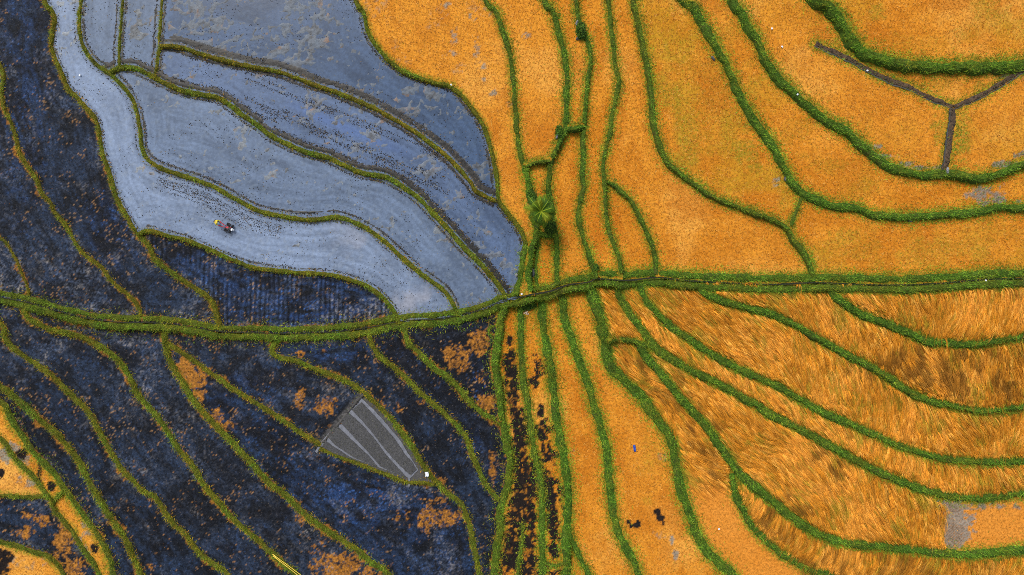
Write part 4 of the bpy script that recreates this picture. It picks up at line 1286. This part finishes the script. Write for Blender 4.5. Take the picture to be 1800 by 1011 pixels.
# ------------------------------------------------------------------ seedbed: channels and raised beds
sb = next(f for f in F if f['key'] == 'f22')
zs = sb['z']
def sp(x, y):
    return 550 + x / 5.618, 680 + y / 5.618
def poly_obj(name, pts, z_lo, z_hi, mat, parent, color, sub=3.0):
    ring = []
    for (a, c) in zip(pts, pts[1:] + pts[:1]):
        a, c = np.array(a, float), np.array(c, float)
        m = max(1, int(np.linalg.norm(c - a) / sub))
        for i in range(m):
            p = a + (c - a) * i / m
            ring.append(p + rng.normal(0, .22, 2))
    ring = np.array(ring)
    x, y = w_of(ring[:, 0], ring[:, 1], z_hi)
    bm = bmesh.new()
    lx, ly, lz = LOC[parent.name]
    vt = [bm.verts.new((a - lx, c - ly, z_hi - lz)) for a, c in zip(x, y)]
    f_ = bm.faces.new(vt)
    f_.normal_update()
    if f_.normal.z < 0:
        f_.normal_flip()
    if z_lo < z_hi:
        r = bmesh.ops.extrude_face_region(bm, geom=[f_])
        vs_ = [e for e in r['geom'] if isinstance(e, bmesh.types.BMVert)]
        bmesh.ops.translate(bm, verts=vt, vec=(0, 0, z_lo - z_hi))
        # round the shoulder a little
    bmesh.ops.triangulate(bm, faces=[q for q in bm.faces if len(q.verts) > 4])
    o = bm_obj(name, bm, mat, parent)
    at = o.data.color_attributes.new('col', 'FLOAT_COLOR', 'POINT')
    for i, d in enumerate(at.data):
        v = 1 + .25 * (random.random() - .5)
        d.color = (color[0] * v, color[1] * v, color[2] * v, 1)
    return o
chan = [sp(*p) for p in [(478, 112), (600, 225), (700, 335), (800, 455), (870, 540), (930, 640), (1042, 820), (960, 905), (955, 985), (935, 985), (935, 895), (660, 800), (420, 715), (75, 585), (40, 655), (20, 640), (85, 540), (240, 360)]]
poly_obj('water', chan, zs + .05, zs + .05, M['water_murky'], sb['thing'], (.155, .165, .195))
beds = [
    [(480, 152), (590, 268), (690, 380), (790, 495), (850, 575), (900, 660), (985, 750), (1022, 818), (962, 872), (880, 800), (780, 695), (690, 590), (600, 470), (500, 350), (385, 228)],
    [(350, 258), (265, 348), (380, 468), (470, 565), (550, 650), (668, 788), (800, 845), (925, 895), (850, 812), (745, 700), (690, 630), (600, 505), (500, 395), (430, 325)],
    [(238, 388), (150, 500), (215, 572), (310, 635), (400, 695), (640, 795), (600, 740), (540, 672), (440, 580), (340, 485)],
    [(125, 535), (88, 592), (200, 655), (400, 725), (310, 660), (205, 592)],
]
bed_thing = sb['thing']
for pts in beds:
    poly_obj('raised_bed', [sp(*p) for p in pts], zs + .02, zs + .15, M['bed'], bed_thing, (.060, .061, .066))
    # seedlings dotting the bed
def in_poly(x, y, pts):
    inside = np.zeros(len(x), bool)
    for (x1, y1), (x2, y2) in zip(pts, pts[1:] + pts[:1]):
        c = ((y1 > y) != (y2 > y)) & (x < (x2 - x1) * (y - y1) / (y2 - y1 + 1e-9) + x1)
        inside ^= c
    return inside
q = rng.uniform((560, 698), (740, 845), (9000, 2))
ins = np.zeros(len(q), bool)
for pts in beds:
    ins |= in_poly(q[:, 0], q[:, 1], [sp(*p) for p in pts])
q = q[ins]
x, y = w_of(q[:, 0], q[:, 1], zs + .15)
P = np.stack([x, y, np.full(len(x), zs + .15)], 1)
V, Fc = blades(P, rng.uniform(0, 6.28, len(P)), rng.uniform(.5, 1.3, len(P)), rng.uniform(.08, .2, len(P)), rng.uniform(.04, .07, len(P)))
c = mixc((.14, .135, .12), (.04, .045, .035), rng.random(len(P)))
o = make_mesh('seedlings', V, Fc, M['straw'], bed_thing, np.repeat(c, 3, 0))
o['kind'] = 'stuff'

# ------------------------------------------------------------------ stones
def top_z(px, py):
    """height of the bank or soil under a pixel"""
    best = float(z_at(px, py))
    for b in B.values():
        d = np.hypot(b['line'][:, 0] - px, b['line'][:, 1] - py)
        i = int(d.argmin())
        if d[i] < b['w'] / 2:
            q = int(np.hypot(b['PX'][i] - px, b['PY'][i] - py).argmin())
            best = max(best, float(b['V'][i, q, 2]))
    return best
def stone(px, py, rx, ry, rz, mat, label, rot=0, sink=.3, name='boulder', cat='boulder', seed=1):
    z = top_z(px, py)
    x, y = w_of(px, py, z)
    rr = random.Random(seed)
    bm = bmesh.new()
    bmesh.ops.create_icosphere(bm, subdivisions=2, radius=1)
    for v in bm.verts:
        d = 1 + .22 * math.sin(v.co.x * 3 + seed) * math.cos(v.co.y * 2.7 + seed * 2) + .12 * (rr.random() - .5)
        v.co = Vector((v.co.x * rx * d, v.co.y * ry * d, v.co.z * rz * d))
    o = bm_obj(name, bm, mat)
    o.location = (float(x), float(y), z + rz * (1 - sink) * .5)
    o.rotation_euler = (0, 0, rot)
    return tag(o, label, cat)
stone(1014, 41, .18, .42, .3, M['stone'], 'pale elongated boulder on the upper side of the dark shrub by the top edge', -.3, seed=3)
stone(1016, 68, .32, .26, .28, M['dark_stone'], 'dark boulder under the dark shrub by the top edge', 0, seed=4)
stone(980, 239, .22, .50, .28, M['stone'], 'grey boulder beside the short level bund above the palm', -.4, seed=5)
stone(937, 479, .24, .62, .3, M['dark_stone'], 'dark grey stone in the orange sliver below the palm', .15, seed=6)
stone(1253, 103, .18, .42, .22, M['dark_stone'], 'bluish dark stone at the edge of the long tall bund near the top', .5, seed=7)
stone(1381, 315, .28, .34, .3, M['dark_stone'], 'dark rock set in the bend of the long tall bund at the right', .2, seed=8)
stone(1599, 388, .30, .22, .2, M['dark_stone'], 'small dark rock at the foot of the wavy bank at the right', 0, seed=9)
stone(1665, 300, .20, .45, .2, M['stone'], 'grey stone at the outlet where the muddy ditch meets the bund', .1, seed=10)
stone(908, 484, .2, .25, .2, M['stone'], 'grey stone at the tip of the flooded paddy beside the path', .1, seed=12)
sp_th_z = top_z(925, 550)
x, y = w_of(925, 550, sp_th_z)
pile = thing('stone_pile', 'small pile of pale tan stones on the grass under the path centre', 'stone pile', (float(x), float(y), sp_th_z))
for i in range(7):
    bm = bmesh.new()
    bmesh.ops.create_icosphere(bm, subdivisions=1, radius=1)
    for v in bm.verts:
        v.co *= 1 + .3 * (random.random() - .5)
    o = bm_obj('stone', bm, M['pale_stone'], pile)
    a = i * 2.4
    r = .05 + .05 * i
    o.location = (r * math.cos(a), r * math.sin(a), .12 + .05 * (i < 2))
    o.scale = (.13, .11, .09)

# ------------------------------------------------------------------ shrubs
def shrub(px, py, rx, ry, h, n, label, dark=1.0):
    z = top_z(px, py)
    x, y = w_of(px, py, z)
    th = thing('shrub', label, 'shrub', (float(x), float(y), z))
    d = rng.normal(0, 1, (n, 3))
    d /= np.linalg.norm(d, axis=1)[:, None]
    r = rng.random(n) ** .4
    P = np.stack([x + d[:, 0] * r * rx * S, y + d[:, 1] * r * ry * S, z + np.abs(d[:, 2]) * r * h + .05], 1)
    V, Fc = blades(P, rng.uniform(0, 6.28, n), rng.uniform(.6, 1.7, n), rng.uniform(.16, .34, n), rng.uniform(.10, .18, n))
    c = np.array([(.028, .072, .007), (.045, .105, .008), (.016, .042, .006), (.085, .16, .014)])[rng.integers(0, 4, n)] * dark * rng.uniform(.7, 1.3, (n, 1))
    o = make_mesh('foliage', V, Fc, M['grass'], th, np.repeat(c, 3, 0))
    o['kind'] = 'stuff'
    for i in range(5):
        a = i * 1.26
        stem_pts = [(0, 0, -.1), (.4 * rx * S * math.cos(a), .4 * ry * S * math.sin(a), h * .8)]
        tube_part('stem', stem_pts, [.03, .012], M['trunk'], th, 6)

def tube_mesh(bm, pts, rad, seg=8, cap=True):
    pts = [Vector(p) for p in pts]
    rings = []
    up = Vector((0, 0, 1))
    for i, p in enumerate(pts):
        t = (pts[min(i + 1, len(pts) - 1)] - pts[max(i - 1, 0)]).normalized()
        a = t.cross(up)
        if a.length < 1e-3:
            a = t.cross(Vector((1, 0, 0)))
        a.normalize()
        c = t.cross(a)
        r = rad[i] if isinstance(rad, (list, tuple)) else rad
        rings.append([bm.verts.new(p + (a * math.cos(2 * math.pi * k / seg) + c * math.sin(2 * math.pi * k / seg)) * r) for k in range(seg)])
    for A, C in zip(rings, rings[1:]):
        for k in range(seg):
            bm.faces.new((A[k], A[(k + 1) % seg], C[(k + 1) % seg], C[k]))
    if cap:
        bm.faces.new(rings[0][::-1])
        bm.faces.new(rings[-1])
def tube_part(name, pts, rad, mat, parent, seg=8):
    bm = bmesh.new()
    tube_mesh(bm, pts, rad, seg)
    return bm_obj(name, bm, mat, parent, True)

shrub(1021, 56, 8, 15, .9, 900, 'dark green shrub with two boulders at its foot near the top edge', .9)
shrub(967, 400, 11, 13, 1.1, 900, 'dark bush growing at the lower right foot of the palm', .75)
shrub(935, 348, 8, 12, .8, 600, 'dark leafy bush on the bank at the upper left of the palm', 1.0)
shrub(983, 232, 7, 11, .6, 450, 'low green bush behind the grey boulder above the palm', 1.1)
shrub(927, 536, 15, 10, .5, 800, 'spreading dark green weeds on the path centre above the pale stone pile', .9)
shrub(1047, 470, 5, 6, .5, 260, 'small leafy bush where the thin strips reach the path right of the palm', 1.1)

# ------------------------------------------------------------------ coconut palm
pz = top_z(950, 372)
PH = 5.2
x, y = w_of(951, 372, pz + PH)
palm = thing('palm_tree', 'single green palm with spreading fronds at the centre of the terraces', 'palm', (float(x), float(y), pz))
tube_part('trunk', [(.25, -.3, -.3), (.15, -.2, 1.2), (.05, -.06, 2.8), (0, 0, 4.2), (0, 0, PH)], [.22, .17, .14, .13, .16], M['trunk'], palm, 10)
frond_mat_c = [(.042, .098, .006), (.062, .125, .006), (.105, .145, .007), (.028, .072, .006)]
nf = 21
for i in range(nf):
    a = 2 * math.pi * i / nf + random.uniform(-.26, .26)
    inner = i % 3 == 0
    L = random.uniform(1.75, 2.75) if not inner else random.uniform(1.3, 2.1)
    rise = .55 if not inner else 1.2
    npt = 12
    pts = []
    for j in range(npt):
        t = j / (npt - 1)
        r = L * (t ** .95) * (1 - .10 * t)
        zz = PH + rise * math.sin(t * 2.0) * .9 - (1.25 if not inner else .55) * t ** 2.2
        sway = .12 * math.sin(3 * t + i)
        pts.append(Vector((math.cos(a) * r - math.sin(a) * sway * t, math.sin(a) * r + math.cos(a) * sway * t, zz)))
    V = []; Fc = []; C = []
    base_c = np.array(frond_mat_c[i % 4])
    side = Vector((-math.sin(a), math.cos(a), 0))
    # rachis strip
    for j, p in enumerate(pts):
        wv = .06 * (1 - .8 * j / npt)
        V += [p + side * wv, p - side * wv + Vector((0, 0, .01))]
        C += [tuple(np.array((.20, .26, .014)))] * 2
    for j in range(npt - 1):
        Fc.append((2 * j, 2 * j + 1, 2 * j + 3)); Fc.append((2 * j, 2 * j + 3, 2 * j + 2))
    nl = 40
    for j in range(nl):
        t = .10 + .88 * j / nl
        fi = t * (npt - 1)
        i0 = min(int(fi), npt - 2)
        p = pts[i0].lerp(pts[i0 + 1], fi - i0)
        tg = (pts[i0 + 1] - pts[i0]).normalized()
        ll = .72 * math.sin(math.pi * min(1, .18 + .80 * t)) + .12
        for sd in (-1, 1):
            d = (side * sd * .85 + tg * .75 + Vector((0, 0, -.35 + .12 * random.random()))).normalized()
            o0 = len(V)
            wv = tg * .045
            V += [p - wv, p + wv, p + d * ll * random.uniform(.85, 1.1)]
            v = random.uniform(.65, 1.35)
            C += [tuple(base_c * v), tuple(base_c * v), tuple(base_c * v * np.array((1.5, 1.15, 1)))]
            Fc.append((o0, o0 + 1, o0 + 2))
    me = bpy.data.meshes.new('frond')
    me.from_pydata([tuple(v) for v in V], [], Fc)
    at = me.color_attributes.new('col', 'FLOAT_COLOR', 'POINT')
    at.data.foreach_set('color', np.concatenate([np.array(C), np.ones((len(C), 1))], 1).astype(np.float32).ravel())
    me.materials.append(M['grass'])
    o = bpy.data.objects.new('frond', me)
    col.objects.link(o)
    o.parent = palm

# ------------------------------------------------------------------ bamboo poles
def pole(p0, p1, label):
    z0_, z1_ = .0, .0
    zz = max(top_z(*p0), top_z(500, 994)) + .30
    a = w_of(p0[0], p0[1], zz); c = w_of(p1[0], p1[1], zz)
    th = thing('bamboo_pole', label, 'pole', (float(a[0]), float(a[1]), zz), 'yellow bamboo poles on the bund')
    v = Vector((float(c[0] - a[0]), float(c[1] - a[1]), 0))
    n = 9
    pts = [v * (i / n) + Vector((0, 0, .02 * math.sin(i))) for i in range(n + 1)]
    tube_part('culm', pts, [.055 - .015 * i / n for i in range(n + 1)], M['bamboo'], th, 8)
    for i in range(1, n):
        d = v.normalized() * .025
        tube_part('node_ring', [pts[i] - d, pts[i] + d], [.064 - .015 * i / n] * 2, M['bamboo'], th, 8)
pole((479, 974), (540, 1019), 'upper of the two yellow bamboo poles lying on the bund at the bottom')
pole((480, 977), (536, 1021), 'lower of the two yellow bamboo poles lying on the bund at the bottom')

# ------------------------------------------------------------------ sheets and scraps
def sheet(px, py, w, l, rot, mat, label, name, cat, lift=.12, crumple=.06, seed=1):
    z = top_z(px, py) + lift
    x, y = w_of(px, py, z)
    rr = random.Random(seed)
    bm = bmesh.new()
    bmesh.ops.create_grid(bm, x_segments=6, y_segments=8, size=.5)
    for v in bm.verts:
        v.co = Vector((v.co.x * w + rr.uniform(-.03, .03) * w, v.co.y * l + rr.uniform(-.03, .03) * l, crumple * (math.sin(v.co.x * 9 + seed) * math.cos(v.co.y * 7) + rr.uniform(-.5, .5))))
    o = bm_obj(name, bm, mat, None, True)
    sm = o.modifiers.new('thickness', 'SOLIDIFY')
    sm.thickness = .015
    o.location = (float(x), float(y), z)
    o.rotation_euler = (0, 0, rot)
    return tag(o, label, cat)
sheet(1115.5, 788, .32, .95, .16, M['blue'], 'small bright blue sheet lying on the orange stubble paddy', 'plastic_sheet', 'sheet', .18, .07, 2)
sheet(750.5, 834, .46, .68, .12, M['white'], 'white sack lying on the grass at the lower right corner of the seedbed', 'white_sack', 'sack', .30, .08, 3)
for i, (px, py, lb) in enumerate([
        (1357, 50, 'tiny white scrap on the stubble right of the second tall bund at the top'),
        (1375, 82, 'tiny white scrap left of the muddy ditch end at the upper right'),
        (1525, 124, 'tiny white scrap in the left arm of the muddy ditch'),
        (1402, 166, 'tiny white scrap on the tall bund under the ditch paddies'),
        (1733, 493, 'tiny white scrap in the path ditch near the right edge'),
        (1264, 930, 'tiny white scrap on bare stubble at the bottom right of centre'),
        (140, 132, 'white scrap floating in the upper part of the pale flooded strip'),
        (793, 149, 'tiny white scrap on the curved bund beside the first stubble paddy'),
        (917, 352 + 165, 'tiny white scrap on the path bank at the tip of the flooded land')]):
    sheet(px, py, .20, .24, i, M['white'], lb, 'paper_scrap', 'scrap', .2, .04, 10 + i)

# ------------------------------------------------------------------ farmer and power tiller
f4 = next(f for f in F if f['key'] == 'f4')
zt = f4['z']
x, y = w_of(381.5, 390.5, zt + .7)
hd = math.atan2(-12.5, 26.0)               # heading, photo right and slightly down
def skin_obj(name, joints, edges, mat, parent, root=0, sub=2):
    bm = bmesh.new()
    lay = bm.verts.layers.skin.verify()
    vs_ = []
    for i, (p, r) in enumerate(joints):
        v = bm.verts.new(p)
        v[lay].radius = (r, r)
        v[lay].use_root = (i == root)
        vs_.append(v)
    for a, c in edges:
        bm.edges.new((vs_[a], vs_[c]))
    o = bm_obj(name, bm, mat, parent)
    o.modifiers.new('skin', 'SKIN').use_smooth_shade = True
    sm = o.modifiers.new('sub', 'SUBSURF')
    sm.levels = sub
    sm.render_levels = sub
    return o
per = thing('person', 'farmer in a yellow top leaning forward over the tiller handles in the flooded strip', 'person', (float(x), float(y), zt - .12))
per.rotation_euler = (0, 0, hd)
J = [((-.22, 0, .92), .13), ((-.12, 0, 1.08), .135), ((.04, 0, 1.28), .145), ((.16, 0, 1.40), .12), ((.24, 0, 1.47), .055), ((.31, 0, 1.56), .095), ((.37, 0, 1.64), .085),
     ((.12, .20, 1.36), .065), ((.22, .33, 1.13), .050), ((.52, .25, 1.02), .038), ((.60, .24, 1.01), .036),
     ((.12, -.20, 1.36), .065), ((.22, -.33, 1.13), .050), ((.52, -.25, 1.02), .038), ((.60, -.24, 1.01), .036),
     ((-.22, .10, .86), .10), ((-.06, .13, .50), .065), ((-.18, .13, .12), .045), ((-.05, .14, .05), .04),
     ((-.25, -.10, .86), .10), ((-.36, -.13, .50), .065), ((-.68, -.13, .22), .045), ((-.70, -.14, .06), .04)]
E = [(0, 1), (1, 2), (2, 3), (3, 4), (4, 5), (5, 6), (3, 7), (7, 8), (8, 9), (9, 10), (3, 11), (11, 12), (12, 13), (13, 14), (0, 15), (15, 16), (16, 17), (17, 18), (0, 19), (19, 20), (20, 21), (21, 22)]
for sgn, wrist in ((1, 10), (-1, 14)):
    w0 = Vector(J[wrist][0])
    for fi in range(4):
        b0 = len(J)
        yy = (fi - 1.5) * .022
        J += [(tuple(w0 + Vector((.04, yy, .012))), .011), (tuple(w0 + Vector((.075, yy, -.004 - .003 * fi))), .009), (tuple(w0 + Vector((.07, yy, -.04 + .003 * fi))), .008)]
        E += [(wrist, b0), (b0, b0 + 1), (b0 + 1, b0 + 2)]
    b0 = len(J)
    J += [(tuple(w0 + Vector((.005, -sgn * .045, -.01))), .011), (tuple(w0 + Vector((.04, -sgn * .05, -.03))), .009)]
    E += [(wrist, b0), (b0, b0 + 1)]
skin_obj('body', J, E, M['skin'], per)
skin_obj('jacket', [((-.24, 0, .92), .175), ((-.10, 0, 1.10), .185), ((.05, 0, 1.29), .19), ((.16, 0, 1.40), .15), ((.14, .21, 1.37), .10), ((.23, .34, 1.13), .082), ((.42, .28, 1.05), .072), ((.14, -.21, 1.37), .10), ((.23, -.34, 1.13), .082), ((.42, -.28, 1.05), .072)],
         [(0, 1), (1, 2), (2, 3), (3, 4), (4, 5), (5, 6), (3, 7), (7, 8), (8, 9)], M['yellow'], per)
skin_obj('trousers', [((-.23, 0, .90), .155), ((-.22, .11, .82), .125), ((-.06, .13, .50), .09), ((-.14, .13, .28), .08), ((-.26, -.11, .82), .125), ((-.36, -.13, .50), .09), ((-.55, -.13, .33), .08)],
         [(0, 1), (1, 2), (2, 3), (0, 4), (4, 5), (5, 6)], M['trousers'], per)
skin_obj('gloves', [((.44, .27, 1.04), .066), ((.56, .245, 1.015), .058), ((.66, .24, 1.0), .05)], [(0, 1), (1, 2)], M['red'], per)
skin_obj('gloves', [((.44, -.27, 1.04), .066), ((.56, -.245, 1.015), .058), ((.66, -.24, 1.0), .05)], [(0, 1), (1, 2)], M['red'], per)
bm = bmesh.new()      # yellow hood over the head
bmesh.ops.create_uvsphere(bm, u_segments=16, v_segments=10, radius=.15)
bmesh.ops.delete(bm, geom=[v for v in bm.verts if v.co.x > .09 and v.co.z < .06], context='VERTS')
for v in bm.verts:
    v.co.z *= 1.12
o = bm_obj('hood', bm, M['yellow'], per, True)
o.location = (.32, 0, 1.60)
o.rotation_euler = (0, .5, 0)
bm = bmesh.new()
bmesh.ops.create_uvsphere(bm, u_segments=12, v_segments=8, radius=.105)
o = bm_obj('hair', bm, M['hair'], per, True)
o.location = (.34, 0, 1.625)
for sgn in (-1, 1):    # eyes, ears
    bm = bmesh.new()
    bmesh.ops.create_uvsphere(bm, u_segments=8, v_segments=6, radius=.013)
    o = bm_obj('eye', bm, M['hair'], per, True)
    o.location = (.435, .035 * sgn, 1.61)

til = thing('power_tiller', 'red walk-behind tiller with black cage wheels and a white front in the flooded strip', 'tiller', (0, 0, 0))
tx, ty = w_of(401.0, 400.5, zt + .4)
til.location = (float(tx), float(ty), zt - .10)
til.rotation_euler = (0, 0, hd)
for sgn in (-1, 1):
    tube_part('handlebar', [(-.2, .10 * sgn, .62), (-.6, .17 * sgn, .78), (-.95, .24 * sgn, .92), (-1.22, .25 * sgn, .98)], .042, M['red'], til, 8)
    # cage wheel: two rims, spokes and cross lugs
    wh = bpy.data.objects.new('cage_wheel', None)
    bm = bmesh.new()
    Rw = .40
    ys = [.24, .40, .58]
    for yy in ys:
        tube_mesh(bm, [(Rw * math.cos(t), yy * sgn, Rw * math.sin(t)) for t in np.linspace(0, 2 * math.pi, 21)], .022, 6, False)
    tube_mesh(bm, [(0, 0, 0), (0, .62 * sgn, 0)], .035, 8)
    wheel = bm_obj('cage_wheel', bm, M['black'], til, True)
    wheel.location = (.05, 0, Rw)
    bpy.data.objects.remove(wh)
    for q_ in range(12):
        t = 2 * math.pi * q_ / 12
        bm = bmesh.new()
        bmesh.ops.create_cube(bm, size=1)
        for v in bm.verts:
            v.co = Vector((v.co.x * .12, v.co.y * .42, v.co.z * .018))
        lug = bm_obj('lug', bm, M['black'], wheel)
        lug.location = (Rw * math.cos(t), .41 * sgn, Rw * math.sin(t))
        lug.rotation_euler = (0, -t, 0)
    for q_ in range(5):
        t = 2 * math.pi * q_ / 5
        tube_part('spoke', [(0, .40 * sgn, 0), (Rw * math.cos(t), .40 * sgn, Rw * math.sin(t))], .016, M['black'], wheel, 6)
def rbox(name, dim, loc, mat, parent, bev=.03, rot=(0, 0, 0)):
    bm = bmesh.new()
    bmesh.ops.create_cube(bm, size=1)
    for v in bm.verts:
        v.co = Vector((v.co.x * dim[0], v.co.y * dim[1], v.co.z * dim[2]))
    bmesh.ops.bevel(bm, geom=bm.edges[:], offset=bev, segments=2, affect='EDGES')
    o = bm_obj(name, bm, mat, parent)
    o.location = loc
    o.rotation_euler = rot
    return o
rbox('gearbox', (.42, .20, .34), (-.05, 0, .46), M['red'], til)
rbox('engine', (.40, .32, .34), (.30, 0, .55), M['black'], til)
rbox('belt_guard', (.50, .07, .24), (.18, .20, .58), M['red'], til, .02)
rbox('fuel_tank', (.26, .34, .16), (.62, 0, .66), M['white'], til, .05)
rbox('front_float', (.20, .26, .10), (.78, .02, .50), M['white'], til, .04)
tube_part('frame', [(-.25, 0, .45), (.3, 0, .36), (.85, 0, .42)], .045, M['red'], til, 8)
tube_part('crossbar', [(-.62, -.18, .78), (-.62, .18, .78)], .028, M['red'], til, 8)
tube_part('exhaust', [(.25, -.16, .70), (.25, -.24, .80), (.10, -.26, .84)], .03, M['black'], til, 8)

tot = sum(len(o.data.polygons) * (2 if o.data.polygons and o.data.polygons[0].loop_total == 4 else 1) for o in scene.objects if o.type == 'MESH')
print('TRIS about', tot)
